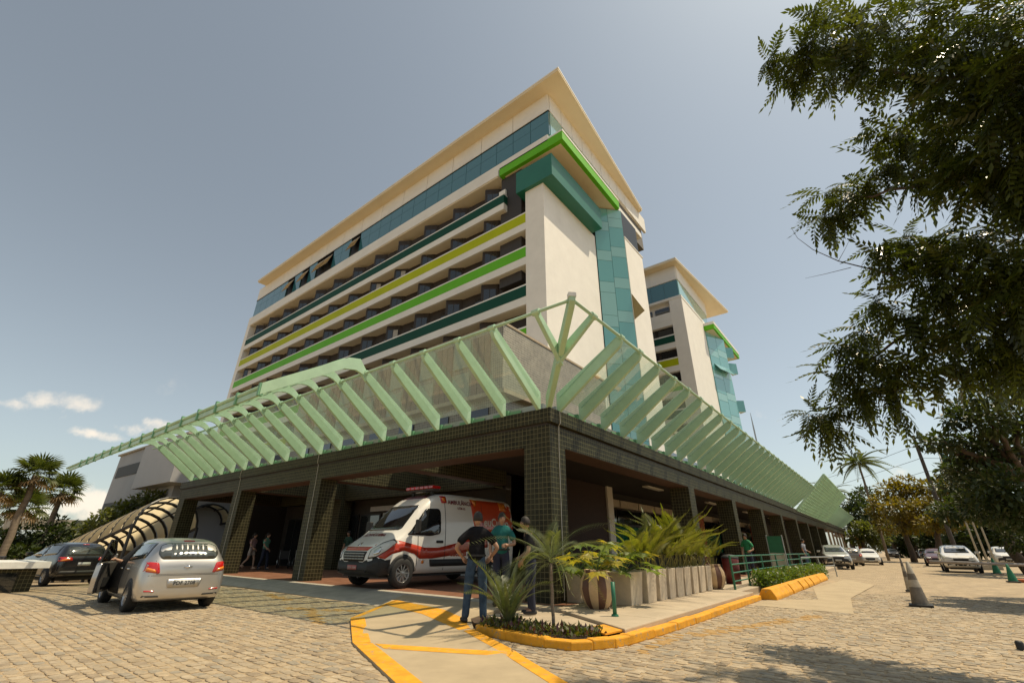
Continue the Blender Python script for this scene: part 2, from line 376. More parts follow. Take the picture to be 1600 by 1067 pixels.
EDGE = [(8.0, 10.2), (8.9, 10.2), (8.9, 7.0), (9.4, 7.0), (9.4, 33.0), (8.0, 33.0)]
PATCH = [(14.6, 3.48), (14.17, 1.14), (18.66, 1.47), (26.2, 1.1), (30.4, 2.4), (22.5, 2.9), (17.5, 2.2), (16.3, 3.3)]
NOCOB = [RAMP, BED, WALK, EDGE, PATCH]
near = MB().prism([(-3, -9), (14, -9), (18.5, -6), (20.5, 0), (20.5, 4), (9, 19), (-3, 19)], .0, .004).build('sand_bed', SAND, street)
TONES = [pm('cobblestone_'+n_, c_, .82, var=.24, scale=7, bump=.5, bscale=45, space='World', stain=.4) for n_, c_ in (('tan', (.345, .275, .185)), ('grey', (.29, .245, .18)), ('pale', (.40, .32, .215)), ('brown', (.285, .22, .145)), ('sandy', (.375, .29, .185)))]
PAINTED = pm('worn_yellow_stone', (.52, .27, .05), .8, var=.35, scale=9, bump=.5, bscale=45, space='World', col2=(.40, .27, .12))
def stone_shape(seed):
    r = random.Random(seed); out = []
    for (sx_, sy_) in ((-1, -1), (0, -1.04), (1, -1), (1.03, 0), (1, 1), (0, 1.04), (-1, 1), (-1.03, 0)):
        out.append((sx_*(.5 if abs(sx_*sy_) < .9 else .44)+r.uniform(-.07, .07), sy_*(.5 if abs(sx_*sy_) < .9 else .45)+r.uniform(-.07, .07)))
    tilt = (r.uniform(-.05, .05), r.uniform(-.03, .03))
    v = []
    for (k, z) in ((1.0, -.6), (1.0, .55), (.86, 1.0)):
        for (a, b) in out: v.append((a*k, b*k, z+(a*tilt[0]+b*tilt[1])*6*(z > 0)))
    v.append((0, 0, 1.06))
    f = []
    for i in range(8):
        j = (i+1) % 8
        f += [(i, j, 8+j, 8+i), (8+i, 8+j, 16+j, 16+i)]
    f4 = f[:]; f4 += [(16+i, 16+(i+1) % 8, 24, 24) for i in range(8)]
    return v, f4
SHAPES = [stone_shape(k) for k in range(14)]
YL = [((8.2, 3.34), (13.4, 1.75), .17), ((6.3, 11.7), (7.4, 9.3), .16), ((5.6, 8.9), (6.6, 11.3), .13), ((7.2, 13.2), (7.6, 15.5), .15), ((6.8, 3.2), (8.3, 3.2), .13)]
def on_yellow(x, y):
    for (a, b, w) in YL:
        ax, ay = a; bx, by = b; dx, dy = bx-ax, by-ay; t = ((x-ax)*dx+(y-ay)*dy)/(dx*dx+dy*dy)
        if 0 <= t <= 1 and abs((x-ax)*dy-(y-ay)*dx)/math.hypot(dx, dy) < w: return True
    return False
stones = []
x = 1.2
while x < 22.5:
    w = random.uniform(.115, .15); y = -7.0+random.uniform(0, .3)
    while y < 18.9:
        l = random.uniform(.15, .25)
        cx_, cy_ = x+w/2+.05*math.sin(y*.35+x), y+l/2
        d = Vector((cx_, cy_, 0))-CAM; dep = d.dot(FW)
        if dep > .8:
            u, v_ = d.dot(RT)/dep*695.3+800, 533.5-d.dot(UP)/dep*695.3
            if -60 < u < 1660 and v_ < 1120 and math.hypot(cx_, cy_) < 21 and not any(inpoly((cx_, cy_), P) for P in NOCOB):
                stones.append((cx_, cy_, w-random.uniform(.010, .026), l-random.uniform(.012, .034), random.uniform(-.13, .13), random.randrange(14), random.uniform(.003, .013), v_-0*abs(u-800)))
        y += l
    x += w
stones.sort(key=lambda s: -s[7])
smesh = []
for k, (v, f) in enumerate(SHAPES):
    row_ = []
    for mm in TONES+[PAINTED]:
        mb = MB(); mb.add(v, [tuple(dict.fromkeys(q)) for q in f]); row_.append(mb.mesh('cobblestone', mm, uv=False))
    smesh.append(row_)
sv = []; sf = []; smi = []; off = 0; cnt = 0
for (a, b, w, l, rz, k, h, vv) in stones:
    yel = on_yellow(a, b) and random.random() < .8
    in_frame = vv < 1067; ti = 5 if yel else random.choice((0, 0, 1, 2, 3, 4, 4))
    if cnt < 290 and in_frame:
        link('cobblestone', smesh[k][ti], street, (a, b, .004), (0, 0, rz), (w, l, h)); cnt += 1
    else:
        V, F = SHAPES[k]; c, s = math.cos(rz), math.sin(rz)
        A = np.array(V)*[w, l, h]; A = np.stack([A[:, 0]*c-A[:, 1]*s+a, A[:, 0]*s+A[:, 1]*c+b, A[:, 2]+.004], 1)
        sv.append(A); sf.append(np.array(F)+off); smi += [ti]*len(F); off += len(V)
me = bpy.data.meshes.new('cobblestone_paving'); sv = np.concatenate(sv); sfl = [tuple(dict.fromkeys(q)) for q in np.concatenate(sf).tolist()]
me.from_pydata(sv.tolist(), [], sfl); [me.materials.append(m_) for m_ in TONES+[PAINTED]]; me.polygons.foreach_set('material_index', smi); me.update()
tag(link('cobblestone_paving', me, street), kind='stuff')

# concrete ramp with yellow hatching
def rz_(x, y): t = min(1, max(0, (x-5.6)/3.4)); return .035+.16*t
def sheet(name, poly, zf, mat, parent=None, th=.03, lift=0, grid=.5):
    bm = bmesh.new(); vs = []
    n = len(poly)
    for i in range(n):
        a = Vector(poly[i]); b = Vector(poly[(i+1) % n]); k = max(1, int((b-a).length/grid))
        for j in range(k): vs.append(bm.verts.new((*(a+(b-a)*j/k), 0)))
    bm.faces.new(vs); bmesh.ops.triangulate(bm, faces=bm.faces)
    bmesh.ops.subdivide_edges(bm, edges=[e for e in bm.edges if e.calc_length() > grid*1.6], cuts=2, use_grid_fill=True)
    bmesh.ops.triangulate(bm, faces=bm.faces)
    for v in bm.verts: v.co.z = zf(v.co.x, v.co.y)+lift
    if th:
        r = bmesh.ops.extrude_face_region(bm, geom=bm.faces[:]); 
        for g in r['geom']:
            if isinstance(g, bmesh.types.BMVert): g.co.z -= th
    bmesh.ops.recalc_face_normals(bm, faces=bm.faces)
    me = bpy.data.meshes.new(name); bm.to_mesh(me); bm.free(); me.materials.append(mat); boxuv(me)
    return link(name, me, parent)
SLAB = pm('worn_concrete_slab', (.40, .315, .20), .9, var=.13, scale=1.4, bump=.3, bscale=110, stain=.18)
ramp = struct(sheet('ramp', RAMP, rz_, SLAB, th=.12))
def strip(a, b, w):
    a = Vector(a); b = Vector(b); n = Vector((-(b-a).y, (b-a).x)).normalized()*w/2
    return [tuple(a+n), tuple(b+n), tuple(b-n), tuple(a-n)]
def ystripe(poly): return sheet('yellow_marking', poly, rz_, YEL, ramp, th=.003, lift=.004, grid=.6)
RA = [Vector(p) for p in RAMP]
ystripe([(6.11, 8.81), (4.78, 6.76), (4.93, 6.52), (6.30, 8.62)])
ystripe([(4.78, 6.76), (3.73, 4.38), (2.7, 2.0), (2.92, 1.92), (3.95, 4.25), (4.93, 6.48)])
ystripe([(4.93, 6.42), (4.80, 6.02), (5.60, 4.22), (5.78, 4.46)])
ystripe([(6.59, 5.97), (5.88, 4.59), (4.88, 3.0), (3.7, 1.1), (3.56, 1.22), (4.72, 3.1), (5.68, 4.64), (6.40, 6.02)])
ystripe([(8.15, 9.95), (7.55, 9.65), (7.15, 7.9), (6.42, 6.15), (6.62, 6.08), (7.25, 6.85), (7.75, 7.9)])
ystripe([(6.35, 8.80), (6.11, 8.81), (8.0, 9.95), (8.2, 9.95)])

# terrace floor, walk, edging
floor = struct(MB().prism([(9.4, 6.0), (104, 6.0), (104, 33), (9.4, 33)], -.3, .2).build('terrace_floor', TERRA))
walk = MB().prism([(8.95, 5.75), (7.55, 3.66), (16.3, 3.66), (16.3, 4.05), (104, 3.75), (104, 6.0), (9.4, 6.0), (9.4, 7.0), (8.95, 7.0)], -.3, .196).build('pavement', CONC2, bevel=.02)
struct(walk)
# slab joints in the walk: each slab is its own piece
for k in range(16):
    x0 = 9.0+k*1.5
    if x0+1.47 < 16.2: MB().box(x0, x0+1.485, 3.72, 5.97, .15, .2+.002*(k % 3)).build('paving_slab', CONC2, walk, bevel=.012)
edging = struct(MB().add([(8.0, 8.6, .02), (9.4, 7.0, .2), (9.4, 33, .2), (8.0, 33, gz(8, 33)+.02), (8.0, 8.6, -.3), (9.4, 7.0, -.3), (9.4, 33, -.6), (8.0, 33, -.9)],
        [(0, 1, 2, 3), (0, 4, 5, 1), (1, 5, 6, 2), (2, 6, 7, 3), (3, 7, 4, 0)]).build('concrete_edging', CONC))
patch = struct(sheet('concrete_patch', PATCH, lambda x, y: .016+.004*math.sin(x*2), SLAB, th=.0))
# planting bed and kerb
SOIL = pm('soil', (.085, .055, .035), .95, var=.4, scale=6, bump=.9, bscale=50)
bed = struct(sheet('planting_bed', BED, lambda x, y: .10+.02*math.sin(x*5+y*3), SOIL, th=.1, grid=.3))
bedslab = struct(sheet('bed_slab', [(7.35, 5.6), (7.0, 5.0), (7.25, 4.5), (7.9, 4.25), (8.85, 5.65), (8.9, 6.5), (7.6, 6.6)], lambda x, y: .145, CONC2, th=.03))
MB().prism([(7.38, 4.32), (7.12, 3.78), (7.62, 3.72), (7.95, 4.22)], .150, .172).build('yellow_plate', YEL, bedslab)
kerb = thing('kerb', None, None, (6.7, 4.0, 0)); struct(kerb)
KP = [(6.68, 6.0), (6.50, 5.2), (6.42, 4.42), (6.50, 4.02), (6.76, 3.80), (7.1, 3.62), (7.47, 3.55), (8.3, 3.5)]+[(9.3+k*1.0, 3.47) for k in range(8)]
for a, b in zip(KP[:-1], KP[1:]):
    A, B = Vector(a), Vector(b); d = (B-A).normalized(); n = Vector((-d.y, d.x)); c = (A+B)/2; hl = (B-A).length/2+.004
    j = random.uniform(-.012, .012); h = .066+random.uniform(-.006, .006)
    MB().obox((c.x+n.x*(.08+j), c.y+n.y*(.08+j), h), (d.x*hl, d.y*hl, 0), (n.x*.095, n.y*.095, 0), (0, 0, h)).build('kerb_stone', YEL, kerb, bevel=.022, world=True)

# ================================================================== PORTICO
portico = thing('portico', 'dark olive mosaic-tiled portico on square columns along two fronts', 'portico', (9.6, 6.3, .2))
def P(mb, name, mat, **kw): return mb.build(name, mat, portico, world=True, **kw)
Xc, Yc = 9.6, 6.3
for (cx_, cy_) in [(9.6, 6.3)]+[(9.6, y) for y in (17.0, 24.0, 31.3)]+[(x, 6.3) for x in (20.2, 27.2, 34.3, 41.2, 48.3, 55.3, 62.3, 69.3)]+[(15.0, 17.0), (15.0, 24.0)]:
    P(MB().box(cx_, cx_+.72, cy_, cy_+.82, .2, 3.75), 'column', TILE)
for x in np.arange(76, 103, 5): P(MB().box(x, x+.22, 6.4, 6.62, .2, 3.75), 'post', CONC2)
P(MB().box(9.6, 10.36, 6.3, 32.3, 3.75, 4.27), 'beam', TILE); P(MB().box(10.36, 104, 6.3, 7.06, 3.75, 4.27), 'beam', TILE)
P(MB().box(9.6, 10.30, 6.36, 32.24, 4.27, 4.33), 'shadow_joint', BROWN); P(MB().box(10.3, 104, 6.36, 7.0, 4.27, 4.33), 'shadow_joint', BROWN)
P(MB().box(9.53, 10.36, 6.23, 32.34, 4.33, 4.70), 'beam_cap', TILE); P(MB().box(10.36, 104, 6.23, 7.06, 4.33, 4.70), 'beam_cap', TILE)
BSOF = pm('beam_soffit', (.085, .045, .03), .8, var=.2)
P(MB().box(9.62, 10.34, 7.2, 32.2, 3.735, 3.75), 'beam_soffit', BSOF); P(MB().box(10.4, 104, 6.32, 7.04, 3.735, 3.75), 'beam_soffit', BSOF)
for y in (12.3, 17.1, 24.1, 31.4):
    P(MB().box(10.36, 15.3, y, y+.6, 3.75, 4.62), 'cross_beam', TILE); P(MB().box(10.4, 15.3, y+.02, y+.58, 3.738, 3.75), 'cross_beam_soffit', BSOF)
for x in (15.2,): P(MB().box(x, x+.6, 12.9, 32, 3.7, 4.62), 'cross_beam', TILE)
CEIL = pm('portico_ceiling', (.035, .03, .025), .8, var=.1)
P(MB().box(11.6, 104, 7.06, 12.6, 4.3, 4.60), 'ceiling_slab', CEIL)
P(MB().box(10.36, 15.2, 24.7, 31.4, 4.35, 4.60), 'ceiling_slab', CEIL)
# thin lightning-conductor wires down the faces of the columns
for (x, y) in ((9.585, 17.35), (9.585, 24.35), (10.0, 6.285)):
    P(MB().tube([(x if x < 9.9 else x, y, .25), (x, y, 3.7), (x-.02 if y > 7 else x, y-(.02 if y < 7 else 0), 4.3), (x-.07 if y > 7 else x, y-(.07 if y < 7 else 0), 4.36), (x-.07 if y > 7 else x, y-(.07 if y < 7 else 0), 4.69)], .011, 5), 'conductor_wire', pm('pale_wire', (.55, .53, .48), .6))

# ================================================================== PODIUM behind the portico
podium = thing('podium_building', 'mosaic-clad podium block behind the green canopy, dark glazed ground floor', 'building', (15.3, 12.6, .2))
def Q(mb, name, mat, **kw): return mb.build(name, mat, podium, world=True, **kw)
MOS2 = brickmat('grey_mosaic', (.19, .17, .125), (.26, .235, .175), (.40, .365, .28), .13, .13, .012, rough=.35, dirt=.2, bump=.5)
Q(MB().box(15.3, 26, 12.6, 32, 4.63, 11.5), 'upper_wall', MOS2)
Q(MB().box(15.26, 26, 12.56, 32, 11.5, 11.62), 'coping', CONC2)
Q(MB().box(14.9, 26, 12.2, 32, 7.75, 7.95), 'ledge', CONC2)
Q(MB().box(26, 104, 12.6, 32, 4.3, 6.6), 'rear_block', MOS2)
LOUV = pm('brown_louvre', (.22, .14, .095), .6, var=.2, scale=3)
GPAN = pm('grey_green_panel', (.30, .33, .25), .5, var=.12)
for k in range(7):
    y0 = 13.4+k*2.65
    for j in range(3): Q(MB().box(15.26, 15.30, y0+j*.42, y0+j*.42+.36, 8.1, 11.2), 'louvre_panel', LOUV)
    Q(MB().box(15.25, 15.30, y0+1.34, y0+2.5, 8.1, 9.4), 'wall_panel', GPAN); Q(MB().box(15.25, 15.30, y0+1.34, y0+2.5, 9.7, 11.2), 'wall_panel', GPAN)
    Q(MB().box(15.24, 15.30, y0+.0, y0+1.2, 5.2, 7.3), 'upper_window', DARKGL)
# ground floor, left front
Q(MB().box(12.9, 16.4, 32.5, 32.8, .2, 4.4), 'end_wall', pm('dark_end_wall', (.03, .025, .02), .7))
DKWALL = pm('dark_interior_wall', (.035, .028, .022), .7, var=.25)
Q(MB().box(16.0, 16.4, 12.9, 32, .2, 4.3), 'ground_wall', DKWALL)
for k in range(9):
    y0 = 13.5+k*2.0
    fr = Q(MB().box(15.92, 16.0, y0, y0+1.8, .22, 3.0), 'door_frame', STEELG if k % 3 == 0 else BLACKM)
    for j in (0, 1): MB().box(15.90, 15.925, y0+.08+j*.86, y0+.86+j*.86, .3, 2.9).build('pane', DARKGL, fr) if False else Q(MB().box(15.895, 15.918, y0+.08+j*.86, y0+.86+j*.86, .3, 2.9), 'door_pane', DARKGL)
Q(MB().box(15.86, 15.9, 19.2, 22.4, 3.1, 3.35), 'lintel_band', pm('faded_white', (.42, .40, .36), .7))
# ground floor, right front
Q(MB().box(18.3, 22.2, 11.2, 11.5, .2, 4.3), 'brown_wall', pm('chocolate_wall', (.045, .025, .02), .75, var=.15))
Q(MB().box(22.2, 22.8, 11.1, 11.5, .2, 4.3), 'white_jamb', WHITE)
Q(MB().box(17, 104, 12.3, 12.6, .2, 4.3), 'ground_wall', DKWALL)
GGL = glassmat('green_glass', (.012, .16, .085), .08)
for k in range(16):
    x0 = 23.0+k*2.6
    Q(MB().box(x0, x0+2.4, 11.6, 11.66, 1.1, 2.45), 'green_glass_pane', GGL)
    Q(MB().box(x0, x0+2.45, 11.58, 11.68, 2.48, 2.58), 'rail', BLACKM)
    Q(MB().box(x0, x0+2.4, 12.24, 12.3, 2.6, 3.4), 'window_pane', DARKGL)
    if k % 2 == 0: Q(MB().box(x0, x0+2.2, 9.2, 9.5, 4.22, 4.29), 'light_fitting', pm('light_fitting_white', (.8, .78, .72), .5))
    Q(MB().box(x0, x0+2.45, 12.0, 12.3, 3.5, 3.9), 'bulkhead', pm('cream_bulkhead', (.55, .48, .38), .7))
ORANGE = pm('orange_wall', (.36, .10, .04), .7, var=.1)
for x0 in (36, 44, 55): Q(MB().box(x0, x0+2.4, 11.2, 11.5, .2, 3.6), 'orange_panel', ORANGE)

# ================================================================== GREEN CANOPY
canopy = thing('canopy', 'pale green steel fin canopy raised around the portico corner', 'canopy', (9.6, 6.3, 4.7))
CG = clearglass('canopy_glass', (.88, .93, .88), .20, .035)
FIN2D = [(-.02, 4.62), (-.02, 5.20), (1.96, 6.43), (2.05, 6.41), (2.05, 6.24), (1.97, 6.10)]
def finmesh(mat):
    mb = MB(); mb.prism([(-o, z-4.7) for o, z in FIN2D], -.055, .055, 'y'); return mb.mesh('fin', mat)
fmesh = finmesh(MINT)
for m_ in (): pass
brk = MB(); brk.box(.06, .5, -.09, .09, .0, .20).box(.10, .15, -.5, .5, .02, .14); bmesh_ = brk.mesh('bracket', MINTD)
def bev(o, w=.012):
    b = o.modifiers.new('bevel', 'BEVEL'); b.width = w; b.segments = 1; b.limit_method = 'ANGLE'; return o
STEP = 1.362
leftY = [7.83+STEP*k for k in range(18)]; rightX = [11.26+STEP*k for k in range(28)]
for y in leftY:
    bev(link('fin', fmesh, canopy, (0, y-6.3, 0))); link('bracket', bmesh_, canopy, (0, y-6.3, 0))
for x in rightX:
    bev(link('fin', fmesh, canopy, (x-9.6, 0, 0), (0, 0, math.pi/2))); link('bracket', bmesh_, canopy, (x-9.6, 0, 0), (0, 0, math.pi/2))
# first two fins next to the corner lean on the hip
f2 = link('fin', fmesh, canopy, (0, 6.62-6.3, 0)); bev(f2); f3 = link('fin', fmesh, canopy, (10.06-9.6, 0, 0), (0, 0, math.pi/2)); bev(f3)
jk = MB(); jk.prism([(-.98, .62), (-.98, .98), (-1.96, 1.72), (-2.05, 1.70), (-2.05, 1.60), (-1.97, 1.52)], -.055, .055, 'y'); jm = jk.mesh('jack_fin', MINT)
bev(link('jack_fin', jm, canopy, (0, 5.26-6.3, 0))); bev(link('jack_fin', jm, canopy, (8.56-9.6, 0, 0), (0, 0, math.pi/2)))
hd = Vector((-1, -1, 0)).normalized(); hn = Vector((1, -1, 0)).normalized()*.07
hip = MB(); prof = [(-.05, -.06), (-.05, .34), (2.80, 1.78), (2.92, 1.76), (2.92, 1.60), (2.80, 1.50)]
vv = [hd*o+Vector((0, 0, z))+hn*s for s in (-1, 1) for o, z in prof]; n = len(prof)
hip.add(vv, [tuple(range(n)), tuple(range(2*n-1, n-1, -1))]+[(i, (i+1) % n, n+(i+1) % n, n+i) for i in range(n)])
bev(hip.build('hip_fin', MINT, canopy)); MB().obox(hd*2.86+Vector((0, 0, 1.76)), hd*.07, hn*1.25, (0, 0, .05)).build('hip_cap', pm('white_steel', (.75, .75, .72), .4), canopy)
zr = 1.66
MB().tube([(-2.02, -2.02, zr), (-2.02, 32.2-6.3, zr)], .04, 8).build('rail', MINT, canopy, smooth=True)
MB().tube([(-2.02, -2.02, zr), (48.9-9.6, -2.02, zr)], .04, 8).build('rail', MINT, canopy, smooth=True)
cl = MB().lathe([(.0, -.1), (.075, -.1), (.075, .1), (.0, .1)], 10, axis='y').mesh('collar', MINT)
for y in [5.26, 6.62]+leftY: link('collar', cl, canopy, (-2.02, y-6.3, zr))
for x in [8.56, 10.06]+rightX: link('collar', cl, canopy, (x-9.6, -2.02, zr), (0, 0, math.pi/2))
pane = MB(); pane.add([(-.1, .06, .36), (-1.95, .06, 1.70), (-1.95, STEP-.06, 1.70), (-.1, STEP-.06, .36), (-.1, .06, .372), (-1.95, .06, 1.712), (-1.95, STEP-.06, 1.712), (-.1, STEP-.06, .372)],
     [(0, 1, 2, 3), (7, 6, 5, 4), (0, 4, 5, 1), (1, 5, 6, 2), (2, 6, 7, 3), (3, 7, 4, 0)])
pmesh = pane.mesh('glass_pane', CG)
for y in [6.62-.15]+leftY[:-1]: link('glass_pane', pmesh, canopy, (0, y-6.3, 0))
for x in [10.06-.15]+rightX[:-1]: link('glass_pane', pmesh, canopy, (x-9.6, 0, 0), (0, 0, math.pi/2), (1, -1, 1))
# gutter box behind the fins
MB().box(.15, .55, .3, 25.9, .02, .22).build('gutter', STEELG, canopy); MB().box(.6, 39, .15, .55, .02, .22).build('gutter', STEELG, canopy)

# arched awning over the drop-off, continuing the left fins outward
awning = thing('arched_awning', 'translucent pale green awning arching out from the left fins over the driveway', 'awning', (7.6, 12, 6.3))
AW = [(7.62, 6.30), (7.40, 6.50), (7.15, 6.60), (6.85, 6.58), (6.45, 6.36), (4.66, 5.06)]
def bez(pts, n=5):
    out = []
    P_ = [Vector(p) for p in pts]
    for i in range(len(P_)-1):
        p0, p1, p2, p3 = P_[max(i-1, 0)], P_[i], P_[i+1], P_[min(i+2, len(P_)-1)]
        for k in range(n):
            t = k/n; out.append(.5*((2*p1)+(-p0+p2)*t+(2*p0-5*p1+4*p2-p3)*t*t+(-p0+3*p1-3*p2+p3)*t**3))
    out.append(P_[-1]); return out
prof = bez(AW)
rb = MB(); top = [(p.x, p.y+.03) for p in prof]; nn = len(prof)
bot = [(p.x+(.0 if i else .0), p.y-(.22 if 2 < i < nn-6 else .22-.012*max(0, i-(nn-6)))) for i, p in enumerate(prof)]
rb.prism([(a-7.6, b-6.3) for a, b in top]+[(a-7.6, b-6.3) for a, b in reversed(bot)], -.04, .04, 'y')
rmesh = rb.mesh('arched_rib', MINT)
for y in leftY[3:]: link('arched_rib', rmesh, awning, (0, y-12, 0))
m, t, b = _new('awning_sheet'); t.nodes.remove(b); L = t.links.new
df = t.nodes.new('ShaderNodeBsdfDiffuse'); df.inputs['Color'].default_value = (.40, .58, .40, 1)
tl = t.nodes.new('ShaderNodeBsdfTranslucent'); tl.inputs['Color'].default_value = (.46, .66, .44, 1)
trn = t.nodes.new('ShaderNodeBsdfTransparent'); trn.inputs['Color'].default_value = (.96, .98, .94, 1)
m1 = t.nodes.new('ShaderNodeMixShader'); m1.inputs[0].default_value = .45; L(df.outputs[0], m1.inputs[1]); L(tl.outputs[0], m1.inputs[2])
m2 = t.nodes.new('ShaderNodeMixShader'); m2.inputs[0].default_value = .30; L(m1.outputs[0], m2.inputs[1]); L(trn.outputs[0], m2.inputs[2]); L(m2.outputs[0], t.nodes['Material Output'].inputs['Surface'])
# thin ribbed sheet: light crosses it squarely, but a flat glance along it meets many ribs
ge = t.nodes.new('ShaderNodeNewGeometry'); dt = t.nodes.new('ShaderNodeVectorMath'); dt.operation = 'DOT_PRODUCT'; L(ge.outputs['True Normal'], dt.inputs[0]); L(ge.outputs['Incoming'], dt.inputs[1])
ab = t.nodes.new('ShaderNodeMath'); ab.operation = 'ABSOLUTE'; L(dt.outputs['Value'], ab.inputs[0])
sq = t.nodes.new('ShaderNodeMapRange'); sq.inputs['From Min'].default_value = 0; sq.inputs['From Max'].default_value = .5; sq.inputs['To Min'].default_value = .12; sq.inputs['To Max'].default_value = .88
L(ab.outputs[0], sq.inputs['Value']); L(sq.outputs[0], m2.inputs[0])
AWM = m
y0, y1 = leftY[3], 33.6
pp = prof[6:]
for k in range(len(leftY)-4+1):
    ya = leftY[3]+STEP*k+.02; yb = min(ya+STEP-.04, 33.6)
    sh = MB(); vv = [(p.x-7.6, yy-12, p.y-6.3+.04) for yy in (ya, yb) for p in pp]; n = len(pp)
    sh.add(vv, [(i, i+1, n+i+1, n+i) for i in range(n-1)]); sh.build('awning_sheet', AWM, awning, smooth=True)
for (a, b) in ((6.45, 6.33), (6.0, 6.0), (5.4, 5.56)):
    MB().box(a-7.6-.04, a-7.6+.04, y0-12, y1-12, b-6.3-.06, b-6.3+.02).build('purlin', MINT, awning)
MB().tube([(4.62-7.6, y0-12, 5.08-6.3), (4.62-7.6, y1+.6-12, 5.08-6.3)], .055, 8).build('rail', MINT, awning, smooth=True)
MB().box(4.60-7.6, 4.66-7.6, y0-12, y1-12, 4.86-6.3, 5.0-6.3).build('fascia', MINT, awning)
ec = MB(); ec.prism([(x-7.6, z-6.3) for x, z in ((7.60, 6.38), (7.30, 6.74), (6.9, 6.66), (4.60, 5.18), (4.60, 4.86), (6.8, 6.26), (7.2, 6.34), (7.58, 6.24))], y0-12-.06, y0-12+.04, 'y'); ec.build('end_plate', MINT, awning)
ck = MB().box(-.06, .06, -.05, .05, -.22, .12).mesh('rail_clamp', MINTD)
for y in leftY[3:]: link('rail_clamp', ck, awning, (4.62-7.6, y-12, 5.06-6.3))

# far end of the canopy on the right: a lattice bay and a plain bay
def slatmat(): return MINT
far = thing('lattice_canopy', 'square pale green lattice canopy bay at the far end of the portico', 'canopy', (60, 6.3, 4.7))
def farp(x0, x1, yo, zo, mat, lattice, par):
    A = Vector((x0, 6.2, 4.6)); B = Vector((x1, 6.2, 4.6)); Cc = Vector((x1, yo, zo)); D = Vector((x0, yo, zo))
    def pt(u, v): return A.lerp(B, u).lerp(D.lerp(Cc, u), v)
    if lattice:
        for i in range(25):
            p, q = pt(i/24, 0), pt(i/24, 1); MB().tube([p, q], .13, 4).build('lattice_bar', mat, par, world=True)
        for j in range(15):
            p, q = pt(0, j/14), pt(1, j/14); MB().tube([p, q], .07, 4).build('lattice_rail', mat, par, world=True)
    else:
        n = int((x1-x0)/STEP)
        for i in range(n):
            x = x0+i*STEP; link('fin', fmesh, par, (x-par.location.x, 0, 0), (0, 0, math.pi/2))
farp(49.6, 72.5, 3.4, 7.5, MINT, True, far)
far2 = thing('end_canopy', 'short run of plain pale green fins beyond the lattice bay', 'canopy', (88, 6.3, 4.7))
farp(73, 100, 4.3, 6.4, MINT, False, far2)
MB().tube([(73-88, -2.02, zr), (100-88, -2.02, zr)], .06, 6).build('rail', MINT, far2)
# ================================================================== MAIN TOWER
tower = thing('hospital_tower', 'tall cream tower with green striped balconies and a flared flat roof', 'tower', (22.7, 14.84, 0))
def T(mb, name, mat, **kw): return mb.build(name, mat, tower, world=True, **kw)
def sub(mb, name, mat, par, **kw):
    L = tower.location; mb.v = [(a-L.x, b-L.y, c-L.z) for a, b, c in mb.v]; return mb.build(name, mat, par, **kw)
YE = 69.0
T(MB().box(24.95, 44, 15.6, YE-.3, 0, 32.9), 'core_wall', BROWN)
T(MB().box(22.7, 31.25, 14.84, 16.6, 0, 27.9), 'end_wall', WHITE)
T(MB().box(22.7, 25.2, YE-.75, YE+.25, 0, 33.0), 'end_pier', WHITE)
WHITE2 = pm('white_band', (.78, .76, .71), .75, var=.05, scale=.5, stain=.15)
rows = [(29.0, DKGREEN, 18.9), (25.72, LIME, 16.6), (22.43, GREEN, 16.6), (18.95, DKGREEN, 16.6), (15.45, GREEN, 16.6), (11.95, LIME, 16.6)]
bay = MB(); bay.prism([(22.94, 0), (23.62, -1.05), (23.74, -1.15), (23.80, -2.5), (23.95, -3.97), (25.0, -3.97), (25.0, .12), (22.94, .12)], 0, 3.3)
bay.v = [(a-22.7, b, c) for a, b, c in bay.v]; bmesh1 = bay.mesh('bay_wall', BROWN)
dg_ = Vector((.68, -1.05, 0)).normalized(); ng = Vector((-1.05, -.68, 0)).normalized()
def bpane(a0, a1, z0, z1, th, mat, name):
    mb = MB(); c = Vector((.24, 0, 0))+dg_*((a0+a1)/2)+ng*th/2; c.z = (z0+z1)/2
    mb.obox(c, dg_*(a1-a0)/2, ng*th/2, (0, 0, (z1-z0)/2)); return mb.mesh(name, mat)
FRM = pm('bronze_frame', (.045, .04, .036), .5)
frm_m = bpane(.10, 1.16, .95, 2.75, .04, FRM, 'window_frame'); p1_m = bpane(.15, .60, 1.0, 2.7, .065, DARKGL, 'pane'); p2_m = bpane(.66, 1.11, 1.0, 2.7, .065, DARKGL, 'pane')
CURT = pm('pale_blind', (.42, .40, .36), .8)
p3_m = bpane(.66, 1.11, 1.4, 2.7, .068, CURT, 'blind')
bw = MB().box(1.04, 1.16, -3.6, -2.6, .9, 2.6).mesh('back_window', DARKGL)
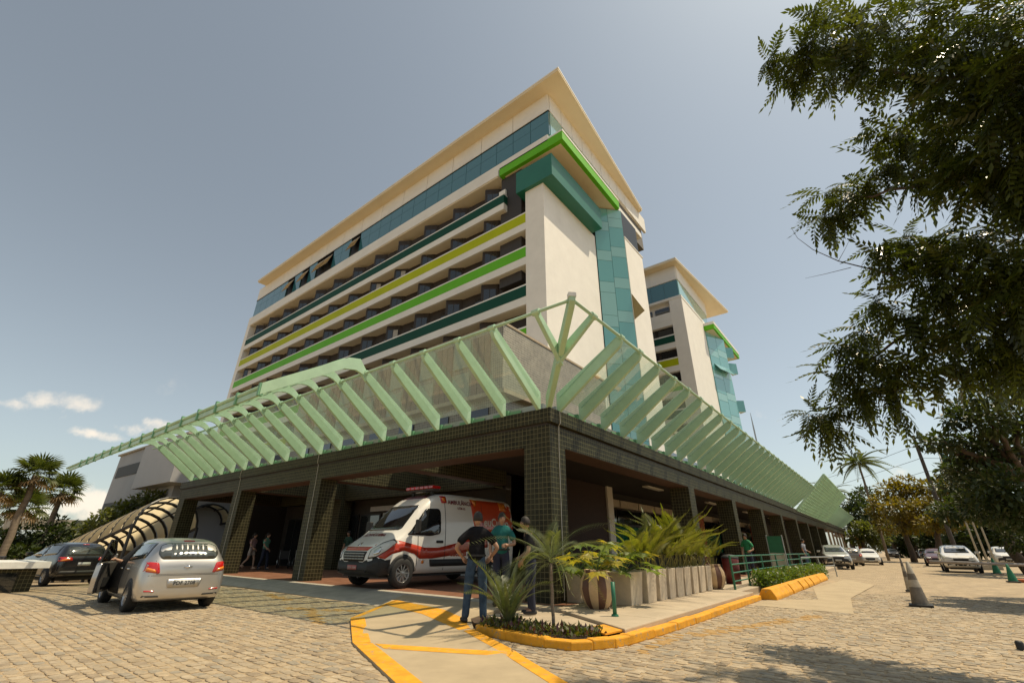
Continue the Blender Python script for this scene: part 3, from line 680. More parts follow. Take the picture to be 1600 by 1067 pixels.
for ri, (zt, smat, ye) in enumerate(rows):
    pb = T(MB().box(22.7, 22.92, ye+.003, YE-.78, zt-1.58, zt+.14), 'balcony_parapet', WHITE2)
    sub(MB().box(22.685, 22.70, ye+.003, YE-.79, zt-.9, zt), 'painted_stripe', smat, pb)
    if ri == 0:
        sub(MB().box(22.70, 24.9, ye-.012, ye+.003, zt-.9, zt), 'painted_stripe', smat, pb)
        T(MB().box(22.92, 24.95, ye+.003, ye+.2, zt-1.58, zt+.14), 'balcony_return', WHITE2)
    T(MB().box(22.92, 24.95, ye+.1, YE-.78, zt-1.56, zt-1.38), 'balcony_slab', BALSOF)
    if ri < 6:
        k = 0
        y = 21.2
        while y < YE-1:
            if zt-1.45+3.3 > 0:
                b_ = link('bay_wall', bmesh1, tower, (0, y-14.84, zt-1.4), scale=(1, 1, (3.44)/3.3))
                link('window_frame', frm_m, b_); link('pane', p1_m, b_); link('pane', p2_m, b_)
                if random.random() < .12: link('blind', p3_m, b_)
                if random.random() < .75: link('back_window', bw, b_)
            y += 4.1; k += 1
# top white parapet under the window band
T(MB().box(22.66, 24.95, 19.6, YE-.2, 31.55, 32.3), 'top_parapet', WHITE2)
T(MB().box(22.75, 24.95, 19.7, YE-.78, 31.45, 31.56), 'top_soffit', BALSOF)
T(MB().box(22.75, 25.0, 14.3, YE-.3, 32.3, 33.0), 'sill_band', WHITE2)
# window band: panes one by one, white cladding panels over it
wb = T(MB().box(22.95, 43, 14.35, YE-.4, 33.0, 37.9), 'penthouse_wall', pm('joint_grey', (.16, .15, .14), .8))
n = 28; pw = (YE-.5-14.12)/n
for k in range(n):
    y0 = 14.12+k*pw
    op = k in (14, 17, 18, 20, 22)
    if op:
        T(MB().box(22.93, 22.95, y0+.03, y0+pw-.03, 33.02, 35.78), 'open_recess', BLACKP)
        mb = MB(); mb.add([(22.86, y0+.06, 35.7), (22.86, y0+pw-.06, 35.7), (22.2, y0+pw-.06, 33.7), (22.2, y0+.06, 33.7), (22.90, y0+.06, 35.7), (22.90, y0+pw-.06, 35.7), (22.24, y0+pw-.06, 33.68), (22.24, y0+.06, 33.68)],
              [(0, 1, 2, 3), (7, 6, 5, 4), (0, 4, 5, 1), (1, 5, 6, 2), (2, 6, 7, 3), (3, 7, 4, 0)]); T(mb, 'pane', DARKGL)
    else:
        T(MB().box(22.80, 22.95, y0+.02, y0+pw-.02, 33.02, 34.62), 'pane', TEALB); T(MB().box(22.80, 22.95, y0+.02, y0+pw-.02, 34.65, 35.78), 'pane', TEALB)
T(MB().box(22.76, 22.95, 14.1, YE-.4, 35.8, 35.88), 'head_frame', BLACKM)
for k in range(14):
    y0 = 14.12+k*pw*2; T(MB().box(22.74, 22.96, y0+.03, y0+2*pw-.03, 35.9, 37.92), 'cladding_panel', WHITE2)
for k in range(6):
    x0 = 23.0+k*1.9; T(MB().box(x0, x0+1.87, 14.1, 14.35, 33.02, 35.78), 'pane', TEALP)
for k in range(11):
    x0 = 22.98+k*1.9; T(MB().box(x0, x0+1.85, 14.08, 14.35, 35.9, 37.92), 'cladding_panel', WHITE2)
# roof plate
rf = T(MB().prism([(21.5, 12.2), (42.2, 13.66), (43, 16), (43, YE-2.4), (21.55, YE-2.4)], 37.92, 38.16), 'roof', SOFFIT)
sub(MB().prism([(21.46, 12.16), (42.3, 13.62), (43.1, 16), (43.1, YE-2.3), (21.5, YE-2.3)], 38.16, 38.30), 'roof_edge', WHITE2, rf)
# bright green slab and dark green box at the corner
gs = T(MB().box(22.75, 33.2, 12.88, 19.5, 31.5, 32.42), 'green_slab', GREEN)
sub(MB().box(22.78, 33.15, 12.85, 19.45, 32.42, 32.62), 'slab_coping', WHITE2, gs)
sub(MB().box(23.1, 33.1, 13.25, 19.15, 31.47, 31.5), 'slab_soffit', SOFFIT, gs)
T(MB().box(22.35, 30.7, 13.75, 17.3, 27.9, 30.15), 'green_box', pm('teal_green_paint', (.02, .15, .10), .35, var=.08, scale=.6))
T(MB().box(23.2, 24.95, 17.4, 19.6, 20.0, 31.4), 'recess_wall', pm('grey_recess', (.045, .04, .038), .7))
T(MB().box(24.2, 31, 15.0, 17.5, 30.1, 31.5), 'recess_lintel', BROWN)
ac = T(MB().box(23.0, 23.5, 19.0, 19.7, 29.3, 29.9), 'air_conditioner', WHITE2)
# oblique glass curtain wall, two columns of panes
A = Vector((31.3, 14.86, 0)); B = Vector((33.45, 12.9, 0)); d = (B-A); Ld = d.length; d.normalize(); nn_ = Vector((d.y, -d.x, 0))
T(MB().prism([(31.3, 14.9), (33.45, 12.92), (37, 12.92), (37, 15.6), (31.3, 15.6)], 0, 31.45), 'curtain_core', BLACKM)
for c_ in (0, 1):
    z = 6.0+c_*.55; j = 0
    while z < 31.3:
        h = 2.28 if (j % 2 == 0) else 1.12
        z1 = min(z+h, 31.4)
        a0, a1 = (.06, Ld/2-.015) if c_ == 0 else (Ld/2+.015, Ld-.04)
        cc = A+d*((a0+a1)/2)+nn_*.03; cc.z = (z+z1)/2-.015
        T(MB().obox(cc, d*((a1-a0)/2), nn_*.05, (0, 0, (z1-z)/2-.015)), 'pane', TEALP if (j % 2 == 1 or random.random() < .25) else TEAL)
        z = z1; j += 1
T(MB().box(33.5, 37.6, 12.85, 30, 0, 28.2), 'side_wall', WHITE)
T(MB().box(33.45, 37.75, 12.8, 30, 28.2, 28.32), 'wall_coping', WHITE2)
T(MB().box(34.2, 37.4, 13.6, 30, 28.3, 32.4), 'upper_side_wall', pm('tan_panel', (.36, .29, .19), .7))
for k in range(2): T(MB().box(34.3+k*1.6, 35.8+k*1.6, 13.5, 13.6, 30.3, 32.2), 'pane', TEAL if k else DARKGL)
T(MB().box(33.4, 40, 13.4, 30, 32.4, 33.0), 'upper_coping', WHITE2)
# a window flap hung open on the curtain wall
T(MB().add([(33.5, 12.84, 22.0), (33.5, 12.84, 19.4), (33.6, 11.9, 20.0), (33.5, 12.82, 22.0), (33.5, 12.82, 19.4), (33.62, 11.88, 20.02)], [(0, 1, 2), (5, 4, 3), (0, 3, 4, 1), (1, 4, 5, 2), (2, 5, 3, 0)]), 'open_flap', pm('amber_flap', (.30, .22, .08), .4))

# ================================================================== SECOND TOWER
tower2 = thing('rear_tower', 'second cream tower with slanting roof behind the first, right of it', 'tower', (55.5, 14.4, 0))
def U(mb, name, mat, **kw): return mb.build(name, mat, tower2, world=True, **kw)
U(MB().box(56.2, 66, 14.4, 34, 0, 32.6), 'core_wall', WHITE); U(MB().box(56.12, 56.2, 16.1, 34, 3, 31), 'recess_wall', BROWN)
U(MB().box(55.5, 56.2, 14.4, 16.1, 0, 32.6), 'corner_pier', WHITE)
zz = [30.6, 27.3, 24.0, 20.6, 17.1, 13.6]
for i, zt in enumerate(zz):
    b_ = U(MB().box(55.5, 56.15, 16.1, 34, zt-1.75, zt+.2), 'parapet', WHITE2)
    o = MB().box(55.48, 55.5, 16.1, 34, zt-.95, zt); o.v = [(a-55.5, b-14.4, c) for a, b, c in o.v]; o.build('painted_stripe', [WHITE2, DKGREEN, LIME, GREEN, DKGREEN, GREEN][i], b_)
    for k in range(4): U(MB().box(56.04, 56.12, 16.4+k*2.4, 18.4+k*2.4, zt+.35, zt+1.35), 'window', DARKGL)
U(MB().box(55.45, 66, 14.35, 34, 32.6, 32.95), 'cornice', WHITE2)
U(MB().box(55.9, 69, 14.75, 33, 32.95, 37.9), 'penthouse_wall', WHITE2)
for k in range(8):
    U(MB().box(55.75, 55.9, 14.7+k*1.9, 16.57+k*1.9, 33.0, 35.6), 'pane', TEALB)
    if k % 2 == 0: U(MB().box(55.7, 55.9, 14.66+k*1.9, 18.44+k*1.9, 35.7, 37.9), 'cladding_panel', WHITE2)
for k in range(7): U(MB().box(55.9+k*1.9, 57.77+k*1.9, 14.6, 14.75, 33.0, 35.6), 'pane', TEALP)
for k in range(4): U(MB().box(55.9+k*3.4, 59.27+k*3.4, 14.55, 14.75, 35.7, 37.9), 'cladding_panel', WHITE2)
U(MB().prism([(54.4, 14.0), (75, 12.3), (75, 33), (54.4, 33)], 37.9, 38.15), 'roof', SOFFIT)
U(MB().prism([(54.35, 13.95), (75.1, 12.25), (75.1, 33), (54.35, 33)], 38.15, 38.3), 'roof_edge', WHITE2)
A = Vector((65.2, 14.4, 0)); B = Vector((70.2, 13.1, 0)); d = (B-A); Ld = d.length; d.normalize(); nn_ = Vector((d.y, -d.x, 0))
U(MB().prism([(65.2, 14.45), (70.2, 13.15), (70.2, 16), (65.2, 16)], 0, 31.9), 'curtain_core', BLACKM)
for c_ in (0, 1):
    z = 8.0+c_*.5; j = 0
    while z < 31.7:
        z1 = min(z+(2.28 if j % 2 == 0 else 1.12), 31.85); a0, a1 = (.1, Ld/2-.03) if c_ == 0 else (Ld/2+.03, Ld-.05)
        cc = A+d*((a0+a1)/2)+nn_*.04; cc.z = (z+z1)/2
        U(MB().obox(cc, d*((a1-a0)/2), nn_*.06, (0, 0, (z1-z)/2-.02)), 'pane', TEALP if (j % 2 == 1) else TEAL); z = z1; j += 1
U(MB().box(65.0, 80, 12.9, 16, 31.9, 32.35), 'slab_coping', WHITE2); U(MB().box(65.0, 80, 12.95, 16, 31.2, 31.9), 'green_slab', GREEN)
U(MB().box(65.3, 79.6, 13.2, 15.8, 31.12, 31.2), 'slab_soffit', SOFFIT)
for (z0, s) in ((28.2, 1), (25.6, 1.3), (19.6, .8)):
    U(MB().prism([(70.2, 13.1), (70.2+.9*s, 12.2), (71.6*1, 13.1)], z0, z0+1.7), 'open_flap', TEAL)
U(MB().add([(66.0, 14.2, 26.2), (70.0, 13.15, 26.2), (69.7, 12.4, 25.0), (65.7, 13.4, 25.0), (66.0, 14.2, 26.28), (70.0, 13.15, 26.28), (69.7, 12.4, 25.08), (65.7, 13.4, 25.08)], [(3, 2, 1, 0), (4, 5, 6, 7), (0, 1, 5, 4), (1, 2, 6, 5), (2, 3, 7, 6), (3, 0, 4, 7)]), 'open_pane', TEALP)
# low link block between the towers
lk = thing('link_block', 'low flat-roofed block seen through the canopy between the towers', 'building', (45, 15, 0))
MB().box(-5, 9, 0, 14, 0, 12).build('wall', WHITE2, lk); MB().box(-5.2, 9.2, -.2, 14, 12, 12.4).build('roof', CONC, lk)
for k in range(4): MB().box(-4+k*3.2, -2+k*3.2, -.05, 0, 8, 10).build('window', DARKGL, lk)

# antenna mast on the skyline
ant = thing('antenna_mast', 'thin lattice antenna mast rising behind the canopy on the right', 'mast', (*at(1207, 800, 130).xy, 0))
MB().tube([(0, 0, 0), (0, 0, 30), (0, 0, 34)], [.25, .18, .05], 5).build('mast', STEELG, ant)

# ================================================================== LEFT BACKGROUND
GREYB = pm('grey_cladding', (.30, .30, .31), .6, var=.07, scale=.4, stain=.1)
GREYL = pm('light_grey_cladding', (.40, .39, .39), .6, var=.06, scale=.4)
gb = thing('grey_building', 'grey slab-sided building with one long dark ribbon window, far left', 'building', (11.8, 48, 0), math.radians(1.5))
MB().box(0, 14, -6, 11, 0, 9.4).build('wall', GREYB, gb)
MB().box(-.06, 0, .4, 10.2, 7.2, 8.2).build('ribbon_window', BLACKP, gb)
MB().box(-1.0, 6, -8, .2, 5.5, 8.9).build('projecting_bay', GREYL, gb)
MB().box(-.05, 0, -5, 10.5, 3.6, 4.9).build('dark_band', BLACKP, gb)
MB().box(-.2, 14.2, -6.2, 11.2, 9.4, 9.55).build('roof', CONC, gb)
# barrel-vaulted walkway canopies
POLY = None
m, t, b = _new('beige_polycarbonate'); L = t.links.new
b.inputs['Base Color'].default_value = (.85, .74, .50, 1); b.inputs['Roughness'].default_value = .5
tl = t.nodes.new('ShaderNodeBsdfTranslucent'); tl.inputs['Color'].default_value = (.95, .80, .52, 1)
ms = t.nodes.new('ShaderNodeMixShader'); ms.inputs[0].default_value = .72; L(b.outputs[0], ms.inputs[1]); L(tl.outputs[0], ms.inputs[2]); L(ms.outputs[0], t.nodes['Material Output'].inputs['Surface']); POLY = m
def vault(th, A, B, r, n, post=True):
    A, B = Vector(A), Vector(B); L0 = th.location; d = (B-A); hd_ = Vector((d.x, d.y, 0)).normalized(); sd = Vector((-hd_.y, hd_.x, 0))
    def arc(t, rr): return [A.lerp(B, t)+sd*(rr*math.cos(a))+Vector((0, 0, rr*.8*math.sin(a))) for a in np.linspace(0, math.pi, 13)]
    for i in range(n):
        p, q = arc(i/n+.01, r), arc((i+1)/n-.01, r); mb = MB(); mb.add(p+q, [(k, k+1, 14+k, 13+k) for k in range(12)]); mb.build('roof_panel', POLY, th, smooth=True, world=True)
    for i in range(n+1):
        MB().tube(arc(i/n, r-.07), .07, 6).build('rib', BLACKM, th, world=True)
        if post and i % 3 == 0:
            for s in (-1, 1):
                p = A.lerp(B, i/n)+sd*(r*s); MB().tube([p, Vector((p.x, p.y, min(-.6, p.z-2.4)))], .08, 6).build('post', BLACKM, th, world=True)
    for s in (-1, 1):
        MB().tube([A+sd*(r*s), B+sd*(r*s)], .09, 6).build('edge_beam', BLACKM, th, world=True)
    for a in (math.pi*.3, math.pi*.5, math.pi*.7):
        o = sd*((r-.12)*math.cos(a))+Vector((0, 0, (r-.12)*.8*math.sin(a))); MB().tube([A+o, B+o], .05, 5).build('purlin', BLACKM, th, world=True)
v1 = thing('walkway_canopy', 'long beige barrel-vault canopy with dark hoops sloping down behind the black car', 'canopy', (9.0, 36, -.6))
vault(v1, (10.4, 35.5, 2.4), (7.3, 42.2, -.6), 2.2, 10)
v2 = thing('walkway_canopy', 'short beige barrel-vault canopy seen between two tiled columns', 'canopy', (14.6, 41, -.6))
vault(v2, (14.4, 40.5, 3.0), (14.0, 47, 2.6), 1.6, 5)
wl = thing('side_wall', 'low dark wall under the sloping barrel-vault canopy', 'wall', (9.6, 38, -.8))
MB().obox((-.2, 3.5, .9), (2.6, -4.6, 0), (.09, .05, 0), (0, 0, .9)).build('wall_panel', DKWALL, wl)
sf_ = thing('shade_frame', 'small grey flat-roofed shelter on thin posts among the left bushes', 'shelter', (7.2, 58, -.9))
MB().box(-1.6, 5, -2, 2, 3.4, 4.2).build('roof', CONC, sf_)
for x in (-1.3, 1.5, 4.5): MB().box(x, x+.16, -1.9, -1.7, 0, 3.4).build('post', CONC, sf_); MB().box(x, x+.16, 1.7, 1.9, 0, 3.4).build('post', CONC, sf_)
kz = thing('kiosk', 'low kiosk with a white roof edge and tiled side, left margin', 'kiosk', (*at(8, 885, 25).xy, -.52))
MB().box(-1.4, .75, -.8, 2.2, 0, 1.1).build('wall', TILE, kz); MB().box(-1.8, 1.0, -1.1, 2.5, 1.1, 1.3).build('roof', pm('white_sheet', (.75, .74, .70), .4), kz)
MB().box(-1.3, .3, -.83, -.8, .25, .95).build('window', DARKGL, kz)

# ================================================================== RIGHT BACKGROUND STRUCTURES
oe = thing('brick_gatehouse', 'orange brick gatehouse with white roof slab at the end of the portico', 'building', (106, 4.4, 0))
for k in range(4): MB().box(k*1.6, k*1.6+.7, 0, .8, 0, 3.6).build('pier', ORANGE, oe)
MB().box(-1.2, 7, -.6, 4, 3.6, 4.0).build('roof', WHITE, oe); MB().box(.7, 6, .5, .7, 0, 3.4).build('wall', pm('gatehouse_wall', (.20, .06, .03), .8), oe)
kq = thing('awning_kiosk', 'distant stall with a green awning over a white counter', 'kiosk', (*ground(1440, 866).xy, 0))
MB().box(-2, 2, -4.2, 4.2, 0, 2.4).build('wall', DKWALL, kq); MB().box(-2.2, -2, -4, 4, 3.0, 4.4).build('counter_sign', WHITE, kq)
mb = MB(); mb.prism([(-3.4, 5.2), (-2.2, 6.5), (2, 6.5), (2, 5.2)], -5, 5, 'y'); mb.build('awning', pm('green_awning', (.02, .20, .12), .6), kq)
pw_ = at(1430, 690, 62); ub = at(1452, 760, 62)
up_ = thing('utility_pole', 'dark utility pole with wires beside the yellow-flowering tree', 'pole', (pw_.x, pw_.y, 0))
MB().tube([(0, 0, 0), (0, 0, 12.2)], [.2, .14], 8).build('pole', pm('dark_pole', (.06, .05, .045), .8), up_)
for z in (8.4, 9.7, 11.0): MB().box(-.9, .9, -.06, .06, z, z+.12).build('crossarm', BLACKM, up_)
wires = thing('overhead_wires', 'thin overhead wires running left from the utility pole', 'wires', (pw_.x, pw_.y, 8))
for z in (8.4, 9.7, 11.0):
    e = at(1150, 830-z*4, 120)
    pts = [Vector((0, 0, z-8+.2)).lerp(Vector((e.x-pw_.x, e.y-pw_.y, z-8+1.5)), t)-Vector((0, 0, 1.2*math.sin(math.pi*t))) for t in np.linspace(0, 1, 12)]
    MB().tube(pts, .022, 4).build('wire', BLACKM, wires)
    MB().tube([(0, 0, z-8+.2), (6, -14, z-8-.8), (12, -30, z-8)], .022, 4).build('wire', BLACKM, wires)
# ================================================================== VEHICLES
def loft(name, st, level=2):
    """body shell from cross sections: (x, zb, zs, zbelt, zt, wb, ws, wbelt, wr)"""
    v = []; f = []; N = 13
    for (x, zb, zs, zbt, zt, wb, ws, wbt, wr) in st:
        half = [(0, zb), (wb, zb), (ws, zs), (wbt, zbt), (wr, zt-.035 if zt-zbt > .2 else zt-.01), (wr*.6, zt), (0, zt+.012)]
        ring = half+[(-a, b) for a, b in half[-2:0:-1]]
        v += [(x, a, b) for a, b in ring]
    N = 12
    for i in range(len(st)-1):
        for k in range(N): f.append((i*N+k, i*N+(k+1) % N, (i+1)*N+(k+1) % N, (i+1)*N+k))
    f.append(tuple(range(N-1, -1, -1))); f.append(tuple(range((len(st)-1)*N, len(st)*N)))
    me = bpy.data.meshes.new(name); me.from_pydata(v, [], f); me.update()
    bm = bmesh.new(); bm.from_mesh(me)
    cl_ = bm.edges.layers.float.get('crease_edge') or bm.edges.layers.float.new('crease_edge')
    for e in bm.edges:
        a, b = e.verts[0].index, e.verts[1].index
        if a//N == b//N:
            if a//N in (0, len(st)-1): e[cl_] = .35
        elif a % N in (3, 9): e[cl_] = .45
        elif a % N in (1, 11): e[cl_] = .5
        elif a % N in (4, 8): e[cl_] = .25
    bmesh.ops.recalc_face_normals(bm, faces=bm.faces); bm.to_mesh(me); bm.free()
    o = bpy.data.objects.new(name, me); COL.objects.link(o)
    sb = o.modifiers.new('s', 'SUBSURF'); sb.levels = level; sb.render_levels = level
    out = evalmesh(o, name); bpy.data.objects.remove(o)
    out.polygons.foreach_set('use_smooth', [True]*len(out.polygons)); return out
class Skin_:
    def __init__(s, me):
        bm = bmesh.new(); bm.from_mesh(me); s.t = BVHTree.FromBMesh(bm); bm.free()
    def proj(s, a, b, view):
        if view == 'L': o, d = Vector((a, 5, b)), Vector((0, -1, 0))
        elif view == 'R': o, d = Vector((a, -5, b)), Vector((0, 1, 0))
        elif view == 'F': o, d = Vector((9, a, b)), Vector((-1, 0, 0))
        elif view == 'B': o, d = Vector((-9, a, b)), Vector((1, 0, 0))
        elif view in ('DL', 'DR'):
            k = 1 if view == 'DL' else -1; q = math.sqrt(.5); d = Vector((-q, -q*k, 0)); o = Vector((.3-a*q, (.45+a*q)*k, b))-d*5
        else: o, d = Vector((a, b, 9)), Vector((0, 0, -1))
        h = s.t.ray_cast(o, d)
        if h[0] is None:
            q = Vector((a, {'L': .8, 'R': -.8}.get(view, 0), b)) if view in ('L', 'R') else (Vector((2 if view == 'F' else -2, a, b)) if view in ('F', 'B') else Vector((a, b, 2)))
            h = s.t.find_nearest(q)
        return h[0], -d
def patchmesh(name, outline, view, skin, mat, off=.008, cell=.10, th=.006):
    bm = bmesh.new(); vs = []; n = len(outline)
    for i in range(n):
        a = Vector(outline[i]); b = Vector(outline[(i+1) % n]); k = max(1, int((b-a).length/cell))
        for j in range(k): vs.append(bm.verts.new((*(a+(b-a)*j/k), 0)))
    bm.faces.new(vs); bmesh.ops.triangulate(bm, faces=bm.faces)
    for _ in range(4):
        es = [e for e in bm.edges if e.calc_length() > cell*1.7]
        if not es: break
        bmesh.ops.subdivide_edges(bm, edges=es, cuts=1); bmesh.ops.triangulate(bm, faces=[f for f in bm.faces if len(f.verts) > 3])
    for v in bm.verts:
        p, d = skin.proj(v.co.x, v.co.y, view); v.co = p+d*off
    bmesh.ops.recalc_face_normals(bm, faces=bm.faces)
    dv = {'L': (0, 1, 0), 'R': (0, -1, 0), 'F': (1, 0, 0), 'B': (-1, 0, 0), 'T': (0, 0, 1), 'DL': (.707, .707, 0), 'DR': (.707, -.707, 0)}[view]
    s = sum((f.normal.dot(Vector(dv)) for f in bm.faces))
    if s < 0: bmesh.ops.reverse_faces(bm, faces=bm.faces)
    bd = [e for e in bm.edges if e.is_boundary]
    r = bmesh.ops.extrude_edge_only(bm, edges=bd)
    for g in r['geom']:
        if isinstance(g, bmesh.types.BMVert): g.co -= Vector(dv)*(off+.01)
    me = bpy.data.meshes.new(name); bm.to_mesh(me); bm.free(); me.materials.append(mat)
    me.polygons.foreach_set('use_smooth', [True]*len(me.polygons)); return me
def rnd(poly, r=.05, n=4):
    out = []; m = len(poly)
    for i in range(m):
        p = Vector(poly[i]); a = Vector(poly[i-1]); b = Vector(poly[(i+1) % m])
        ra = min(r, (a-p).length*.45); rb_ = min(r, (b-p).length*.45)
        p0 = p+(a-p).normalized()*ra; p1 = p+(b-p).normalized()*rb_
        for k in range(n+1):
            t = k/n; q = p0*(1-t)**2+p*2*t*(1-t)+p1*t*t; out.append((q.x, q.y))
    return out
def mir(poly): return [(-a, b) for a, b in poly]
WT = {}
def wheelmeshes(r):
    key = round(r, 3)
    if key in WT: return WT[key]
    w = .105
    ty = MB().lathe([(r*.62, -w), (r*.9, -w), (r*.985, -w*.75), (r, -w*.4), (r, w*.4), (r*.985, w*.75), (r*.9, w), (r*.62, w)], 28, axis='y').mesh('tyre', RUBBER, smooth=True)
    rm = MB().lathe([(r*.64, w*.9), (r*.60, w*.98), (r*.56, w*.7), (r*.52, w*.35), (.0, w*.4)], 24, axis='y')
    for k in range(10):
        a = math.pi*2*k/10; c, s = math.cos(a), math.sin(a)
        rm.obox((c*r*.34, w*.62, s*r*.34), (c*r*.24, 0, s*r*.24), (0, w*.22, 0), (-s*r*.045, 0, c*r*.045))
    rm.lathe([(.0, w*.95), (r*.13, w*.9), (r*.15, w*.5)], 12, axis='y')
    WT[key] = (ty, rm.mesh('rim', ALU)); return WT[key]
def wheel(par, x, y, r, steer=0):
    ty, rm = wheelmeshes(r); o = link('wheel', ty, par, (x, y, r), (0, 0, steer+(0 if y > 0 else math.pi))); link('rim', rm, o); return o
def textmesh(name, s, size, mat, skin, view, x0, z0, flip=False, off=.012, bold=0):
    cu = bpy.data.curves.new(name, 'FONT'); cu.body = s; cu.size = size; cu.resolution_u = 2; cu.offset = bold
    o = bpy.data.objects.new(name, cu); COL.objects.link(o); me = evalmesh(o, name); bpy.data.objects.remove(o)
    bm = bmesh.new(); bm.from_mesh(me); bmesh.ops.triangulate(bm, faces=bm.faces)
    es = [e for e in bm.edges if e.calc_length() > .14]
    if es: bmesh.ops.subdivide_edges(bm, edges=es, cuts=2); bmesh.ops.triangulate(bm, faces=[f for f in bm.faces if len(f.verts) > 3])
    xsn = [v.co.x for v in bm.verts]; wdt = max(xsn)-min(xsn)
    for v in bm.verts:
        tx, tz = v.co.x-wdt/2, v.co.y
        if flip: tx = -tx
        if view == 'L': a, b = x0-tx, z0+tz
        elif view == 'R': a, b = x0+tx, z0+tz
        elif view == 'F': a, b = x0+tx, z0+tz
        elif view == 'B': a, b = x0-tx, z0+tz
        else: a, b = x0+tz, z0+tx           # on the bonnet, read from the front: up = towards the windscreen
        if view == 'T': a, b = z0-tz, x0+tx
        p, d = skin.proj(a, b, view); v.co = p+d*off
    bm.to_mesh(me); bm.free(); me.materials.clear(); me.materials.append(mat); return me
REDL = glassmat('red_lens', (.45, .012, .01), .12); AMBL = glassmat('amber_lens', (.75, .22, .02), .12); CLRL = glassmat('clear_lens', (.62, .62, .60), .08)
PLATE = pm('plate_grey', (.48, .48, .46), .5); PLRED = pm('plate_red', (.45, .12, .11), .5); INK = pm('ink', (.02, .02, .022), .6)
CHROME = pm('chrome', (.65, .65, .65), .15, metal=1, var=.02)
def paint(name, col, rough=.35, metal=.0): return pm(name, col, rough, metal=metal, var=.04, scale=.8, coat=.8)
SILVER = paint('silver_paint', (.52, .50, .47), .32, .75); BLACKC = paint('black_paint', (.012, .012, .014), .25)
WHITEC = paint('white_car_paint', (.72, .70, .66), .3); REDC = paint('dark_red_paint', (.07, .010, .010), .3); GREYC = paint('bronze_grey_paint', (.24, .21, .18), .3, .6); DKGREYC = paint('dark_grey_paint', (.05, .05, .055), .3, .4)

KINDS = {}
def carstations(kind):
    if kind == 'hatch':      # x forward from rear axle
        return [(-.70, .33, .56, .80, .86, .66, .70, .60, .50), (-.66, .25, .54, .92, 1.00, .76, .81, .72, .55), (-.52, .21, .55, .96, 1.22, .78, .845, .79, .58), (-.28, .22, .54, .955, 1.43, .78, .85, .81, .60),
                (.25, .20, .52, .945, 1.475, .78, .85, .82, .61), (1.1, .19, .52, .925, 1.475, .78, .85, .82, .61), (1.75, .19, .52, .915, 1.37, .78, .85, .81, .58), (2.35, .20, .52, .92, .985, .78, .85, .78, .66),
                (2.75, .21, .52, .87, .90, .78, .845, .74, .62), (3.1, .23, .50, .76, .79, .74, .80, .68, .55), (3.28, .30, .48, .64, .67, .62, .66, .56, .45)]
    if kind == 'suv':
        return [(-.80, .50, .70, .90, .98, .66, .72, .66, .55), (-.76, .40, .68, 1.02, 1.10, .80, .87, .80, .62), (-.62, .32, .66, 1.06, 1.35, .84, .915, .86, .66), (-.40, .28, .64, 1.06, 1.58, .84, .92, .87, .66),
                (.25, .25, .62, 1.05, 1.63, .84, .92, .88, .67), (1.2, .24, .62, 1.03, 1.62, .84, .92, .88, .67), (1.85, .24, .62, 1.03, 1.48, .84, .92, .87, .64), (2.45, .25, .62, 1.05, 1.12, .84, .92, .84, .74),
                (2.95, .26, .62, 1.03, 1.06, .84, .915, .80, .68), (3.35, .30, .60, .93, .97, .80, .88, .74, .60), (3.50, .40, .58, .80, .84, .68, .74, .62, .50)]
    if kind == 'sedan':
        return [(-1.0, .46, .60, .84, .90, .62, .68, .62, .50), (-.94, .34, .58, .94, .98, .76, .82, .74, .58), (-.5, .24, .54, .97, 1.03, .78, .86, .80, .64), (-.15, .22, .53, .96, 1.20, .78, .865, .82, .60),
                (.35, .20, .52, .95, 1.42, .78, .87, .83, .60), (1.2, .19, .52, .93, 1.45, .78, .87, .83, .60), (1.85, .19, .52, .92, 1.33, .78, .87, .82, .57), (2.45, .20, .52, .93, .985, .78, .87, .79, .68),
                (2.9, .21, .52, .88, .91, .78, .865, .76, .63), (3.35, .24, .50, .76, .79, .74, .82, .70, .55), (3.52, .32, .48, .64, .67, .62, .68, .56, .45)]
